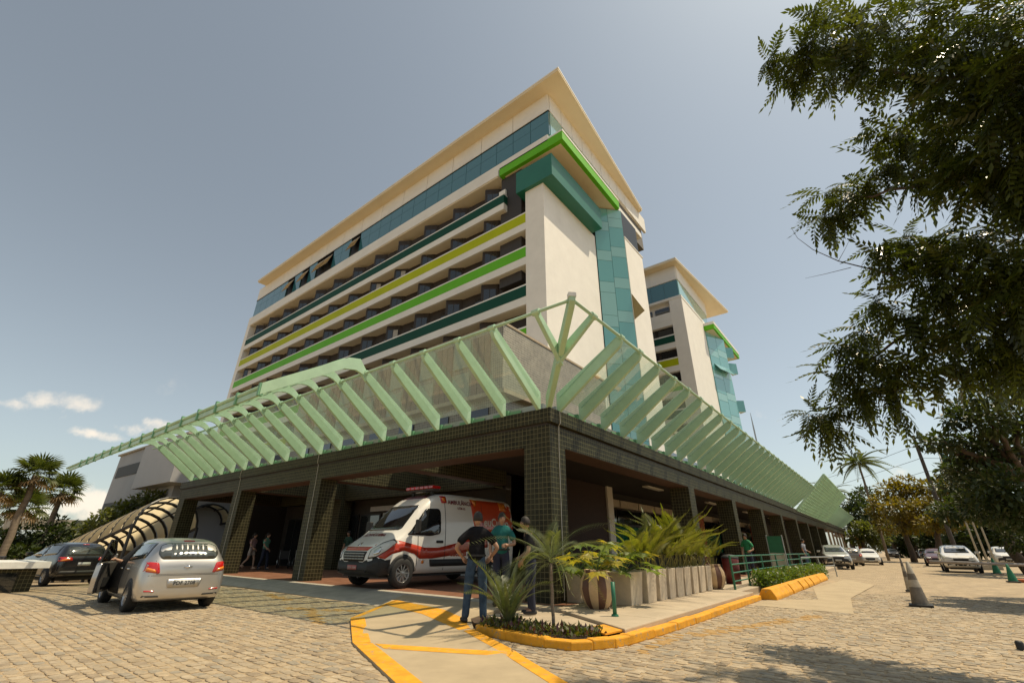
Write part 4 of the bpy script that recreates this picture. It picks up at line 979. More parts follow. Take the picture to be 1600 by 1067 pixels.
def carparts(kind):
    if kind in KINDS: return KINDS[kind]
    st = carstations(kind); me = loft('body', st); sk = Skin_(me); D = {'body': me, 'skin': sk}
    wbs = {'hatch': 2.53, 'suv': 2.68, 'sedan': 2.68}[kind]; r = {'hatch': .30, 'suv': .35, 'sedan': .315}[kind]
    D['wb'], D['r'] = wbs, r; D['track'] = .745 if kind == 'hatch' else .81
    zb = .93 if kind == 'hatch' else (1.05 if kind == 'suv' else .95); zt = {'hatch': 1.395, 'suv': 1.54, 'sedan': 1.375}[kind]
    if kind == 'sedan': sw = [[(.05, zb+.06), (.45, zt-.02), (1.02, zt+.02), (1.02, zb+.03)], [(1.08, zb+.03), (1.08, zt+.02), (1.5, zt-.01), (2.25, zb+.04)]]
    else: sw = [[(-.30, zb+.12), (-.22, zt-.04), (.95, zt), (.95, zb+.04)], [(1.02, zb+.04), (1.02, zt), (1.45, zt-.02), (2.2, zb+.05)]]
    D['side'] = [(s, patchmesh('side_window', rnd(p, .06), s, sk, DARKGL)) for p in sw for s in 'LR']
    ws_ = [(-.62, zb+.09), (-.54, zt-.06), (.54, zt-.06), (.62, zb+.09)]
    D['wscreen'] = patchmesh('windscreen', rnd(ws_, .06), 'F', sk, DARKGL)
    if kind == 'hatch': rw = [(-.60, 1.14), (-.52, 1.03), (.52, 1.03), (.60, 1.14), (.55, 1.31), (.42, 1.36), (-.42, 1.36), (-.55, 1.31)]
    elif kind == 'suv': rw = [(-.66, 1.20), (-.60, 1.12), (.60, 1.12), (.66, 1.20), (.58, 1.46), (.5, 1.50), (-.5, 1.50), (-.58, 1.46)]
    else: rw = [(-.60, 1.06), (.60, 1.06), (.50, 1.34), (-.50, 1.34)]
    D['rwin'] = patchmesh('rear_window', rnd(rw, .05), 'B', sk, glassmat('rear_glass', (.05, .055, .05), .05))
    if kind == 'hatch': tl_ = [(.50, .745), (.83, .80), (.80, .985), (.56, .965)]
    elif kind == 'suv': tl_ = [(.42, .94), (.86, .90), (.84, 1.08), (.46, 1.06)]
    else: tl_ = [(.45, .78), (.80, .78), (.78, .92), (.45, .92)]
    D['tail'] = [patchmesh('tail_light', rnd(t_, .04), 'B', sk, REDL, cell=.05) for t_ in (tl_, mir(tl_))]
    am = [(tl_[0][0]+.08, tl_[0][1]+.03), (tl_[1][0]-.06, tl_[1][1]+.015), (tl_[1][0]-.08, tl_[1][1]+.075), (tl_[0][0]+.10, tl_[0][1]+.085)]
    D['amber'] = [patchmesh('indicator', rnd(t_, .02), 'B', sk, AMBL, cell=.05, off=.014) for t_ in (am, mir(am))]
    hz = {'hatch': .66, 'suv': .88, 'sedan': .66}[kind]
    hl = [(.36, hz-.05), (.70, hz-.02), (.74, hz+.13), (.46, hz+.05)]
    D['head'] = [patchmesh('headlight', rnd(t_, .03), 'F', sk, CLRL, cell=.05) for t_ in (hl, mir(hl))]
    g = hz-.12
    D['grille'] = patchmesh('grille', rnd([(-.34, g-.1), (.34, g-.1), (.38, g+.08), (-.38, g+.08)], .04), 'F', sk, BLACKP)
    D['grille2'] = patchmesh('lower_grille', rnd([(-.52, .32), (.52, .32), (.56, g-.16), (-.56, g-.16)] if kind != 'suv' else [(-.72, .40), (.72, .40), (.70, .68), (.3, .72), (-.3, .72), (-.70, .68)], .05), 'F', sk, BLACKP)
    pz = {'hatch': .56, 'suv': .80, 'sedan': .72}[kind]
    D['plateB'] = patchmesh('number_plate', [(-.21, pz-.06), (.21, pz-.06), (.21, pz+.07), (-.21, pz+.07)], 'B', sk, PLATE, off=.014)
    D['plateF'] = patchmesh('number_plate', [(-.2, g-.22), (.2, g-.22), (.2, g-.1), (-.2, g-.1)], 'F', sk, PLATE, off=.02)
    D['brake'] = patchmesh('brake_light', rnd([(-.11, rw[-3][1]+.035), (.11, rw[-3][1]+.035), (.11, rw[-3][1]+.06), (-.11, rw[-3][1]+.06)], .01), 'B', sk, REDL, off=.02)
    def arc(x): return [(x+(r+.055)*math.cos(a), r+(r+.055)*math.sin(a)) for a in np.linspace(-.35, math.pi+.35, 16)]
    D['arch'] = [patchmesh('wheel_arch', arc(x), s, sk, BLACKP, off=.004) for x in (0, wbs) for s in 'LR']
    D['sill'] = [patchmesh('sill', [(.40, .20), (wbs-.42, .20), (wbs-.42, .29), (.40, .29)], s, sk, BLACKP, off=.006) for s in 'LR']
    def seam(x, z0, z1, w=.006): return [(x, z0), (x+w*2, z0), (x+w*2, z1), (x, z1)]
    D['seam'] = [patchmesh('door_seam', seam(x, .3, zb+.02), s, sk, INK, off=.003, cell=.12) for x in (.42, .985, 2.02) for s in 'LR']
    D['handle'] = [(patchmesh('door_handle', rnd([(x, zb-.13), (x+.16, zb-.13), (x+.16, zb-.10), (x, zb-.10)], .01), s, sk, CHROME, off=.03)) for x in (.55, 1.12) for s in 'LR']
    if kind == 'suv':
        D['clad'] = [patchmesh('cladding', [(-.7, .28), (3.3, .28), (3.3, .40), (-.7, .40)], s, sk, BLACKP, off=.006) for s in 'LR']
        D['bump'] = [patchmesh('rear_bumper', rnd([(-.84, .36), (.84, .36), (.84, .56), (-.84, .56)], .04), 'B', sk, BLACKP, off=.01)]
    else:
        D['bump'] = [patchmesh('bumper_seam', [(-.70, .71), (.70, .71), (.70, .718), (-.70, .718)], 'B', sk, INK, off=.004)]
    mr_ = MB(); mr_.obox((wbs-.62, .99, zb+.12), (.06, .02, 0), (-.015, .10, 0), (0, 0, .065)); D['mirL'] = mr_
    KINDS[kind] = D; return D
def car(name, kind, label, loc, heading, mat, scale=1.0, group=None, extra=True):
    D = carparts(kind); root = thing(name, label, 'car', loc, heading, group, scale)
    bme = D['body'].copy(); bme.materials.clear(); bme.materials.append(mat); link('body', bme, root)
    for k in ('wscreen', 'rwin', 'grille', 'grille2', 'plateF', 'plateB', 'brake'): link({'wscreen': 'windscreen', 'rwin': 'rear_window', 'grille2': 'lower_grille', 'plateF': 'number_plate', 'plateB': 'number_plate', 'brake': 'brake_light'}.get(k, k), D[k], root)
    for s, m_ in D['side']: link('side_window', m_, root)
    for k, nm in (('tail', 'tail_light'), ('amber', 'indicator'), ('head', 'headlight'), ('arch', 'wheel_arch'), ('sill', 'sill'), ('seam', 'door_seam'), ('handle', 'door_handle'), ('bump', 'rear_bumper'), ('clad', 'cladding')):
        for m_ in D.get(k, []): link(nm, m_, root)
    for x in (0, D['wb']):
        for y in (D['track'], -D['track']): wheel(root, x, y, D['r'])
    for s in (1, -1):
        mb = MB(); mb.v = [(a, b*s, c) for a, b, c in D['mirL'].v]; mb.f = list(D['mirL'].f); mb.m = list(D['mirL'].m)
        mb.build('mirror', mat, root, bevel=.02)
    ub = MB().box(-.35, D['wb']+.4, -.62, .62, .19, .34).build('underbody', BLACKP, root)
    return root, D
# --- silver hatchback, driver's door open
sc_, D = car('hatchback', 'hatch', 'silver hatchback with its driver door swung open, seen from behind', (4.47, 13.6, 0), math.radians(86.6), SILVER, 1.02)
sk = D['skin']
link('number', textmesh('number', 'PDF 2708', .105, INK, sk, 'B', 0, .525, off=.018, bold=.002), sc_)
bt = [(-.085, .015), (-.06, .03), (-.03, .03), (-.03, .045), (.03, .045), (.03, .03), (.06, .03), (.085, .015), (.06, .0), (.03, .0), (.03, -.015), (-.03, -.015), (-.03, .0), (-.06, .0)]
link('emblem', patchmesh('emblem', [(a, b+.86) for a, b in bt], 'B', sk, CHROME, off=.014, cell=.05), sc_)
link('plate_recess', patchmesh('plate_recess', rnd([(-.30, .47), (.30, .47), (.34, .64), (-.34, .64)], .04), 'B', sk, paint('silver_shade', (.44, .42, .39), .35, .7), off=.007), sc_)
link('tailgate_seam', patchmesh('tailgate_seam', [(-.56, .735), (.56, .735), (.56, .742), (-.56, .742)], 'B', sk, INK, off=.004), sc_)
link('door_opening', patchmesh('door_opening', rnd([(1.0, .30), (2.05, .30), (2.18, .95), (1.45, 1.40), (1.0, 1.42)], .05), 'L', sk, pm('painted_cabin_shade', (.012, .011, .010), .9), off=.012), sc_)  # near-black patch on the closed shell paints the shade inside the cabin
MB().tube([(-.60, .02, 1.06), (-.56, -.12, 1.12), (-.52, -.34, 1.16)], .011, 5).build('rear_wiper', BLACKP, sc_)
for s_ in (1, -1): link('reflector', patchmesh('reflector', rnd([(.52*s_, .40), (.70*s_, .41), (.70*s_, .44), (.52*s_, .43)], .01), 'B', sk, REDL, off=.008), sc_)
for s_ in (1, -1): link('bumper_slot', patchmesh('bumper_slot', rnd([(.40*s_, .30), (.72*s_, .31), (.70*s_, .345), (.42*s_, .335)], .01), 'B', sk, BLACKP, off=.006), sc_)
for s_ in (1, -1): link('tailgate_seam', patchmesh('tailgate_seam', [(.545*s_, .735), (.555*s_, .735), (.62*s_, 1.0), (.61*s_, 1.0)], 'B', sk, INK, off=.004), sc_)
# door leaf, hinged at its front edge
dr = bpy.data.objects.new('door', None)
dm = MB(); prof = rnd([(0, .30), (-1.06, .30), (-1.10, .62), (-1.06, .93), (-.02, .95)], .06); dm.prism([(a, b) for a, b in prof], -.05, .05, 'y')
dro = dm.build('door', SILVER, sc_, bevel=.015); dro.location = (2.08, .86, 0); dro.rotation_euler = (0, 0, math.radians(-24))
lin = MB(); lin.prism([(a*.94-.03, .33+(b-.30)*.92) for a, b in prof], -.075, -.05, 'y'); lin.build('door_lining', pm('grey_trim', (.045, .04, .036), .8), dro)
fr_ = MB(); fr_.tube([(0, 0, .95), (-.62, -.06, 1.40), (-1.04, -.08, 1.41), (-1.06, 0, .93)], .025, 6).build('window_frame', BLACKM, dro)
gl_ = MB(); gl_.add([(-.04, 0, .95), (-.62, -.05, 1.39), (-1.03, -.06, 1.39), (-1.05, 0, .94), (-.04, .008, .95), (-.62, -.042, 1.39), (-1.03, -.052, 1.39), (-1.05, .008, .94)], [(0, 1, 2, 3), (7, 6, 5, 4), (0, 4, 5, 1), (1, 5, 6, 2), (2, 6, 7, 3), (3, 7, 4, 0)])
gl_.build('door_glass', clearglass('door_glass', (.22, .24, .22), .12), dro)
MB().box(-.75, -.25, -.10, -.075, .42, .62).build('door_pocket', BLACKP, dro)
# parked cars on the left
car('dark_estate', 'suv', 'black estate car parked below the crest behind the silver hatchback', (5.75, 30.5, gz(5.75, 30.5)+.02), math.radians(99), BLACKC, 1.10)
car('grey_car', 'sedan', 'grey car half hidden at the far left edge of the slope', (1.6, 29.4, gz(1.6, 29.4)), math.radians(70), GREYC, 1.05)
# right-hand car park
car('crossover', 'suv', 'white crossover facing the camera with black lower grille, beyond the barrier', (49.4, -3.3, 0), math.radians(180), WHITEC, 1.08)
car('estate_car', 'suv', 'silver sport utility car nosed out beside the ramp railing', (49.6, 4.4, 0), math.radians(190), SILVER, 1.08)
car('hatchback', 'hatch', 'bronze-grey hatchback parked tail out between the silver and white cars', (58.6, 3.7, 0), math.radians(14), GREYC, 1.08)
car('saloon', 'sedan', 'white saloon facing the camera, last in the row by the portico', (66.2, 2.6, 0), math.radians(184), WHITEC, 1.08)
car('dark_suv', 'suv', 'dark grey sport utility car parked at the far end of the street', (128, .8, 0), math.radians(182), DKGREYC, 1.08)
car('white_car', 'suv', 'small white car facing the camera at the far end of the street', (132, -4.2, 0), math.radians(180), WHITEC, 1.08)
car('maroon_car', 'sedan', 'dark red car just behind the white crossover', (66, -3.0, 0), math.radians(178), REDC, 1.12)
car('parked_car', 'suv', 'white car under the trees right of the flagpoles', (72, -8.6, 0), math.radians(178), WHITEC, 1.12)
car('red_hatchback', 'hatch', 'red car in deep shade at the right edge of the car park', (67, -11.2, 0), math.radians(185), REDC, 1.12)

# --- ambulance
def ambulance():
    st = [(-4.66, .42, .95, 1.75, 2.42, .90, .97, .93, .80), (-4.60, .34, .95, 1.75, 2.50, .96, 1.02, .98, .84), (-3.6, .32, .95, 1.75, 2.53, .97, 1.03, .99, .85), (-2.2, .32, .95, 1.75, 2.53, .97, 1.03, .99, .85),
          (-1.45, .32, .95, 1.70, 2.52, .97, 1.03, .98, .84), (-.95, .32, .95, 1.62, 2.38, .97, 1.03, .96, .80), (-.45, .32, .95, 1.45, 1.95, .97, 1.03, .95, .78), (.02, .32, .92, 1.22, 1.46, .97, 1.02, .93, .74), (.30, .32, .88, 1.12, 1.26, .96, 1.0, .88, .66),
          (.62, .30, .80, 1.0, 1.10, .92, .96, .80, .58), (.80, .32, .72, .90, .97, .82, .86, .66, .45), (.86, .40, .66, .80, .85, .66, .68, .52, .34)]
    AWH = paint('ambulance_white', (.74, .72, .67), .3); ARED = paint('ambulance_red', (.42, .035, .012), .35); AOR = paint('ambulance_orange', (.55, .06, .012), .35)
    me = loft('body', st); me.materials.append(AWH); me.materials.append(BLACKP)
    for p_ in me.polygons:
        if p_.center.x > .36 and p_.center.z < .66: p_.material_index = 1
    sk = Skin_(me)
    r = thing('ambulance', 'white and red ambulance van with roof light bar, parked under the portico', 'ambulance', (9.95, 13.15, .2), math.radians(178.4), None, 1.15)
    link('body', me, r)
    def pt(name, poly, view, mat, **kw): return link(name, patchmesh(name, poly, view, sk, mat, **kw), r)
    pt('windscreen', rnd([(-.76, 1.42), (.76, 1.42), (.66, 2.12), (-.66, 2.12)], .08), 'F', DARKGL, off=.012)
    for s in 'LR':
        pt('cab_window', rnd([(-.10, 1.30), (-.22, 1.38), (-.78, 2.02), (-1.22, 2.04), (-1.28, 1.95), (-1.26, 1.35), (-.9, 1.28)], .08), s, DARKGL, off=.012)
        swo = [(.74, .98), (.55, 1.10), (.2, 1.16), (-.2, 1.08), (-.7, .98), (-1.2, .98), (-2.0, 1.12), (-2.9, 1.34), (-3.3, 1.42), (-3.3, 1.00), (-2.4, .88), (-1.6, .76), (-1.0, .70), (-.55, .70), (-.35, .82), (.0, .90), (.35, .82), (.55, .70), (.76, .74)]
        pt('red_stripe', swo, s, ARED, off=.006, cell=.09)
        pt('orange_panel', [(-2.55, 2.40), (-2.62, 1.75), (-2.75, 1.45), (-3.1, 1.42), (-4.64, 1.44), (-4.64, 2.42)], s, AOR, off=.007, cell=.14)
        pt('reflector_panel', [(-2.60, 2.40), (-2.72, 2.20), (-2.78, 2.20), (-2.86, 2.40)], s, AMBL, off=.013)
        pt('reflector_panel', [(-3.95, 2.40), (-3.95, 2.14), (-4.3, 2.12), (-4.3, 2.38)], s, AMBL, off=.013)
        pt('marker_lamp', rnd([(-1.32, 2.22), (-1.52, 2.22), (-1.52, 2.42), (-1.32, 2.42)], .03), s, REDL, off=.03)
        pt('marker_lens', rnd([(-1.37, 2.27), (-1.47, 2.27), (-1.47, 2.37), (-1.37, 2.37)], .02), s, AMBL, off=.04)
        pt('side_moulding', rnd([(-.95, .50), (-3.2, .50), (-3.2, .68), (-.90, .68)], .03), s, BLACKP, off=.02)
        pt('repeater', rnd([(-.62, .58), (-.70, .58), (-.70, .66), (-.62, .66)], .02), s, AMBL, off=.014)
        pt('door_handle', rnd([(-1.12, 1.10), (-1.36, 1.10), (-1.36, 1.17), (-1.12, 1.17)], .02), s, BLACKP, off=.03)
        for x in (-.45, -1.45, -3.05): pt('door_seam', [(x, .40), (x-.012, .40), (x-.012, 1.28 if x > -1 else 2.3), (x, 1.28 if x > -1 else 2.3)], s, INK, off=.010, cell=.2)
        for x in (0, -3.68): pt('wheel_arch', [(x+.43*math.cos(a), .37+.45*math.sin(a)) for a in np.linspace(-.4, math.pi+.4, 18)], s, BLACKP, off=.012, cell=.08)
        pt('front_bumper_side', [(.88, .30), (.40, .30), (.44, .62), (.60, .70), (.88, .78)], s, BLACKP, off=.012)
    pt('front_bumper', rnd([(-.90, .30), (.90, .30), (.90, .70), (.6, .62), (-.6, .62), (-.90, .70)], .04), 'F', BLACKP, off=.02)
    pt('grille', rnd([(-.46, .64), (.46, .64), (.54, .88), (-.54, .88)], .04), 'F', BLACKP, off=.016)
    for z in (.70, .765, .83):
        for k in range(-3, 4): pt('grille_bar', rnd([(k*.135-.055, z-.018), (k*.135+.055, z-.018), (k*.135+.055, z+.012), (k*.135-.055, z+.012)], .008), 'F', STEELG, off=.026)
    pt('bonnet_stripe', [(-.52, .90), (.52, .90), (.60, .99), (-.60, .99)], 'F', ARED, off=.010)
    HLP = [(-.25, .73), (-.05, .76), (.18, .90), (.40, 1.10), (.30, 1.16), (.05, 1.08), (-.20, .92)]
    for s in ('DL', 'DR'):
        pt('headlight_bezel', rnd([(.06+(a_-.06)*1.08, .95+(b_-.95)*1.14) for a_, b_ in HLP], .03), s, BLACKP, off=.012, cell=.05)
        pt('headlight', rnd(HLP, .04), s, CLRL, off=.020, cell=.05)
        pt('lamp_bowl', rnd([(-.14, .80), (.0, .82), (.10, .94), (.02, 1.0), (-.12, .92)], .03), s, CHROME, off=.028, cell=.05)
    pt('number_plate', [(-.2, .44), (.2, .44), (.2, .55), (-.2, .55)], 'F', PLRED, off=.035)
    link('number', textmesh('number', 'ODA 1A84', .085, PLATE, sk, 'F', 0, .463, off=.04), r)
    pt('emblem', [(0, .96), (.045, 1.03), (0, 1.10), (-.045, 1.03)], 'F', CHROME, off=.03, cell=.05)
    TXR = pm('text_maroon', (.16, .012, .02), .5); TXW = pm('text_cream', (.72, .62, .52), .5); TXT = pm('text_red', (.42, .06, .02), .5)
    link('lettering', textmesh('lettering', 'AMBULÂNCIA', .17, TXR, sk, 'L', -2.12, 2.20, off=.016, bold=.004), r)
    link('lettering', textmesh('lettering', 'UTM 05', .10, TXR, sk, 'L', -2.12, 2.06, off=.016, bold=.002), r)
    link('lettering', textmesh('lettering', 'eucuida', .22, TXT, sk, 'L', -2.0, .76, off=.016, bold=.006), r)
    link('lettering', textmesh('lettering', 'euCuido', .36, TXW, sk, 'L', -3.72, 1.62, off=.018, bold=.008), r)
    link('lettering', textmesh('lettering', 'AMBULÂNCIA', .155, TXR, sk, 'T', 0, .34, flip=True, off=.012, bold=.004), r)
    lb = MB().box(-1.45, -1.15, -.62, .62, 2.58, 2.64).build('light_bar', pm('bar_base', (.05, .04, .04), .5), r, bevel=.01)
    for k in range(6): MB().box(-1.47, -1.13, -.66+k*.22, -.46+k*.22, 2.64, 2.73).build('beacon', REDL, lb, bevel=.02)
    for s in (-.45, .45): MB().box(-1.34, -1.26, s-.05, s+.05, 2.42, 2.58).build('bar_foot', BLACKP, lb)
    pt('roof_scoop', rnd([(-.96, -.56), (-.96, .56), (-1.28, .50), (-1.28, -.50)], .06), 'T', pm('scoop_maroon', (.10, .02, .02), .4), off=.012)
    for s in (1, -1):
        mb = MB(); mb.obox((-.28, 1.16*s, 1.52), (.06, .02*s, 0), (0, .09, 0), (0, 0, .17)); m_ = mb.build('mirror', BLACKP, r, bevel=.03)
        MB().tube([(-.30, .95*s, 1.40), (-.28, 1.12*s, 1.42)], .025, 6).build('mirror_arm', BLACKP, m_)
    for x in (0, -3.68):
        for y in (.93, -.93): wheel(r, x, y, .36)
    MB().box(-4.5, .6, -.8, .8, .26, .42).build('underbody', BLACKP, r)
    return r
ambulance()
# ================================================================== PEOPLE
def skinmesh(name, vs, es, rs, root, mat, level=2):
    me = bpy.data.meshes.new(name); me.from_pydata([tuple(v) for v in vs], es, []); me.update()
    o = bpy.data.objects.new(name, me); COL.objects.link(o)
    sm = o.modifiers.new('skin', 'SKIN'); sm.use_smooth_shade = True; sm.branch_smoothing = .6
    lay = me.skin_vertices[0].data if me.skin_vertices else None
    for i, r in enumerate(rs):
        lay[i].radius = r if isinstance(r, tuple) else (r, r); lay[i].use_root = (i == root)
    sb = o.modifiers.new('sub', 'SUBSURF'); sb.levels = level; sb.render_levels = level
    out = evalmesh(o, name); bpy.data.objects.remove(o)
    out.materials.clear(); out.materials.append(mat)
    out.polygons.foreach_set('use_smooth', [True]*len(out.polygons)); return out
def ell(c, r, n=12, m=9, fn=None):
    v = []; f = []
    for j in range(m+1):
        ph = math.pi*j/m
        for i in range(n):
            th = 2*math.pi*i/n; p = Vector((math.sin(ph)*math.cos(th), math.sin(ph)*math.sin(th), math.cos(ph)))
            q = Vector((p.x*r[0], p.y*r[1], p.z*r[2]))
            if fn: q = fn(q, p)
            v.append(q+Vector(c))
    for j in range(m):
        for i in range(n): f.append((j*n+i, j*n+(i+1) % n, (j+1)*n+(i+1) % n, (j+1)*n+i))
    return v, f
def addto(me, parts):
    """join extra shapes into a mesh: parts = [(verts, faces, material index)]"""
    bm = bmesh.new(); bm.from_mesh(me)
    for v, f, mi in parts:
        bv = [bm.verts.new(p) for p in v]
        for q in f:
            try: fc = bm.faces.new([bv[i] for i in q]); fc.material_index = mi; fc.smooth = True
            except ValueError: pass
    bmesh.ops.recalc_face_normals(bm, faces=bm.faces); bm.to_mesh(me); bm.free()
HAIR = pm('dark_hair', (.018, .013, .010), .7, var=.3, scale=40); EYE = pm('eye_dark', (.02, .015, .012), .4); LIP = pm('lip', (.26, .11, .085), .5)
def hand(w, d, up, s):
    """palm and five separate bent fingers, rooted inside the palm"""
    w, d, up = Vector(w), Vector(d).normalized(), Vector(up).normalized(); sd = d.cross(up).normalized(); up = sd.cross(d)
    mb = MB(); mb.tube([w-d*.01, w+d*.03, w+d*.075, w+d*.09], [.026, .036, .040, .028], 8)
    for k, (o, L_) in enumerate(((-.030, .070), (-.010, .080), (.010, .075), (.029, .058))):
        b = w+d*.08+sd*o; mb.tube([b, b+d*L_*.45+up*(-.006), b+d*L_*.75-up*.022, b+d*L_*.92-up*.042], [.0095, .009, .008, .006], 6)
    b = w+d*.03-sd*.03*s; mb.tube([b, b+d*.028-sd*.024*s-up*.008, b+d*.060-sd*.028*s-up*.020], [.012, .010, .008], 6)
    return mb.v, mb.f, 0
def person(label, loc, heading, P, shirt, trousers, skin=SKIN, hair='short', shoe=None, h=1.75, group=None, lean=0.0, shorts=False, headyaw=0, turn=None):
    root = thing('person', label, 'person', loc, heading, group, h/1.75/US)
    J = dict(pel=(0, 0, .95), wai=(0, 0, 1.09), che=(lean*.4, 0, 1.29), uch=(lean*.7, 0, 1.41), nek=(lean*.85+.01, 0, 1.50), hb=(lean+.015, 0, 1.56),
             sL=(lean*.7, .185, 1.41), sR=(lean*.7, -.185, 1.41), eL=(-.03, .25, 1.13), eR=(-.03, -.25, 1.13), wL=(.06, .25, .89), wR=(.06, -.25, .89),
             hL=(0, .09, .92), hR=(0, -.09, .92), kL=(.03, .10, .50), kR=(.03, -.10, .50), aL=(0, .105, .09), aR=(0, -.105, .09), tL=(.15, .125, .035), tR=(.15, -.125, .035))
    J.update(P); J = {k: Vector(v) for k, v in J.items()}
    N = ['pel', 'wai', 'che', 'uch', 'nek', 'hb', 'sL', 'eL', 'wL', 'sR', 'eR', 'wR', 'hL', 'kL', 'aL', 'tL', 'hR', 'kR', 'aR', 'tR']
    R_ = [(.115, .145), (.10, .13), (.105, .15), (.085, .12), .052, .05, .058, .042, .028, .058, .042, .028, .085, .058, .040, .036, .085, .058, .040, .036]
    E_ = [(0, 1), (1, 2), (2, 3), (3, 4), (4, 5), (3, 6), (6, 7), (7, 8), (3, 9), (9, 10), (10, 11), (0, 12), (12, 13), (13, 14), (14, 15), (0, 16), (16, 17), (17, 18), (18, 19)]
    me = skinmesh('body', [J[k] for k in N], E_, R_, 0, skin); me.materials.append(EYE); me.materials.append(LIP)
    hc = J['hb']+Vector((.012, 0, .085)); RZ = Matrix.Rotation(headyaw, 3, 'Z')
    def hf(q, p):
        if p.z < 0: q.y *= 1+.28*p.z; q.x *= 1+.12*p.z
        if p.x > .7 and abs(p.y) < .35 and -.45 < p.z < .15: q.x += .020*(1-abs(p.y)/.35)*(1 if p.z < -.05 else .5)
        if p.x < -.2 and p.z > 0: q.x *= 1.05
        return RZ @ q
    hv, hfc = ell((0, 0, 0), (.098, .076, .122), 20, 14, hf)
    pts = [([hc+v for v in hv], hfc, 0)]
    for s in (1, -1):
        v, f = ell((0, 0, 0), (.018, .010, .032), 8, 6); pts.append(([hc+RZ @ (Vector((0, .077*s, -.005))+p) for p in v], f, 0))
        v, f = ell((0, 0, 0), (.006, .014, .007), 8, 6); pts.append(([hc+RZ @ (Vector((.088, .030*s, .008))+p) for p in v], f, 1))
        v, f = ell((0, 0, 0), (.007, .020, .005), 8, 5); pts.append(([hc+RZ @ (Vector((.090, .030*s, .030))+p) for p in v], f, 1))
    v, f = ell((0, 0, 0), (.008, .024, .006), 8, 5); pts.append(([hc+RZ @ (Vector((.086, 0, -.062))+p) for p in v], f, 2))
    for s, k in ((1, 'L'), (-1, 'R')):
        d = (J['w'+k]-J['e'+k]); pts.append(hand(J['w'+k], d, Vector((0, s, .3)) if abs(d.normalized().y) < .8 else Vector((1, 0, 0)), s))
    addto(me, pts); link('body', me, root)
    # hair
    def hh(q, p):
        q = q*1.07
        if p.x > .25 and p.z < .55: q = q*.86
        if p.z < -.35: q = q*.80
        return RZ @ q
    v, f = ell((0, 0, .012), (.104, .084, .124), 18, 12, hh); hm = MB(); hm.add([hc+p for p in v], f)
    if hair == 'tail':
        b = hc+RZ @ Vector((-.10, 0, .03)); hm.tube([b, b+Vector((-.05, 0, -.02)), b+Vector((-.06, 0, -.14)), b+Vector((-.03, 0, -.26))], [.03, .04, .034, .01], 8)
    if hair == 'long': hm.tube([hc+RZ @ Vector((-.05, 0, .02)), hc+RZ @ Vector((-.085, 0, -.12)), hc+RZ @ Vector((-.09, 0, -.30))], [.075, .085, .03], 10)
    hm.build('hair', HAIR, root, smooth=True)
    # shirt with short sleeves
    mid = lambda a, b, t: J[a].lerp(J[b], t)
    sv_ = [J['pel']+Vector((0, 0, -.05)), J['wai'], J['che'], J['uch'], J['nek']+Vector((0, 0, .035)), J['sL'], mid('sL', 'eL', .78), J['sR'], mid('sR', 'eR', .78)]
    sm_ = skinmesh('shirt', sv_, [(0, 1), (1, 2), (2, 3), (3, 4), (3, 5), (5, 6), (3, 7), (7, 8)], [(.150, .185), (.132, .165), (.135, .178), (.115, .155), .066, .086, .078, .086, .078], 0, shirt)
    link('shirt', sm_, root)
    en = .42 if shorts else .97
    tv = [J['pel']+Vector((0, 0, .16)), J['pel'], J['hL'], mid('hL', 'kL', .98 if not shorts else .5), mid('kL', 'aL', .5) if not shorts else mid('hL', 'kL', .7), J['hR'], mid('hR', 'kR', .98 if not shorts else .5), mid('kR', 'aR', .5) if not shorts else mid('hR', 'kR', .7)]
    te = [(0, 1), (1, 2), (2, 3), (3, 4), (1, 5), (5, 6), (6, 7)]; tr_ = [(.130, .165), (.135, .168), .108, .084 if not shorts else .10, .07 if not shorts else .098, .104, .084 if not shorts else .10, .07 if not shorts else .098]
    if not shorts:
        tv += [mid('kL', 'aL', 1.12), mid('kR', 'aR', 1.12)]; te += [(4, 8), (7, 9)]; tr_ += [.072, .072]
    tm = skinmesh('shorts' if shorts else 'trousers', tv, te, tr_, 0, trousers); link('shorts' if shorts else 'trousers', tm, root)
    MB().lathe([(.0, -.018), (1, -.018), (1.02, 0), (1, .018), (.0, .018)], 20).v
    bl = MB().lathe([(.0, -.016), (1, -.016), (1.0, .016), (.0, .016)], 20); bl.v = [(a*.142+J['pel'].x, b*.172, c+J['pel'].z+.085) for a, b, c in bl.v]; bl.build('belt', BLACKP, root)
    for k in 'LR':
        a, t_ = J['a'+k], J['t'+k]; d = (t_-a); d.z = 0; d.normalize(); sd = Vector((-d.y, d.x, 0))
        v, f = ell((0, 0, 0), (.145, .052, .055), 12, 8, lambda q, p: Vector((q.x, q.y*(1 if p.x > 0 else .85), max(-.035, q.z*(1.25 if p.x < 0 else .8)))))
        mb = MB(); mb.add([Vector((a.x, a.y, 0))+d*(q.x+.055)+sd*q.y+Vector((0, 0, q.z+a.z-.055)) for q in v], f); mb.build('shoe', shoe or BLACKP, root, smooth=True)
    return root
JEANS = pm('jeans', (.045, .075, .12), .9, var=.35, scale=9, bump=.7, bscale=16, spec=.15); BLKSH = pm('black_cotton', (.010, .010, .012), .9, var=.3, scale=10, bump=.6, bscale=14, spec=.15); TEALSH = pm('teal_cotton', (.02, .12, .115), .9, var=.2, bump=.6, bscale=14, spec=.15)
NAVY = pm('navy_cotton', (.018, .022, .045), .85, var=.2); PINK = pm('pink_cotton', (.48, .30, .31), .85); MINTSH = pm('mint_cotton', (.13, .36, .26), .85); FLORAL = pm('patterned_cotton', (.42, .36, .32), .85, var=.5, scale=30); GRNSH = pm('green_cotton', (.02, .20, .08), .85); GREYSH = pm('grey_cotton', (.25, .27, .32), .85)
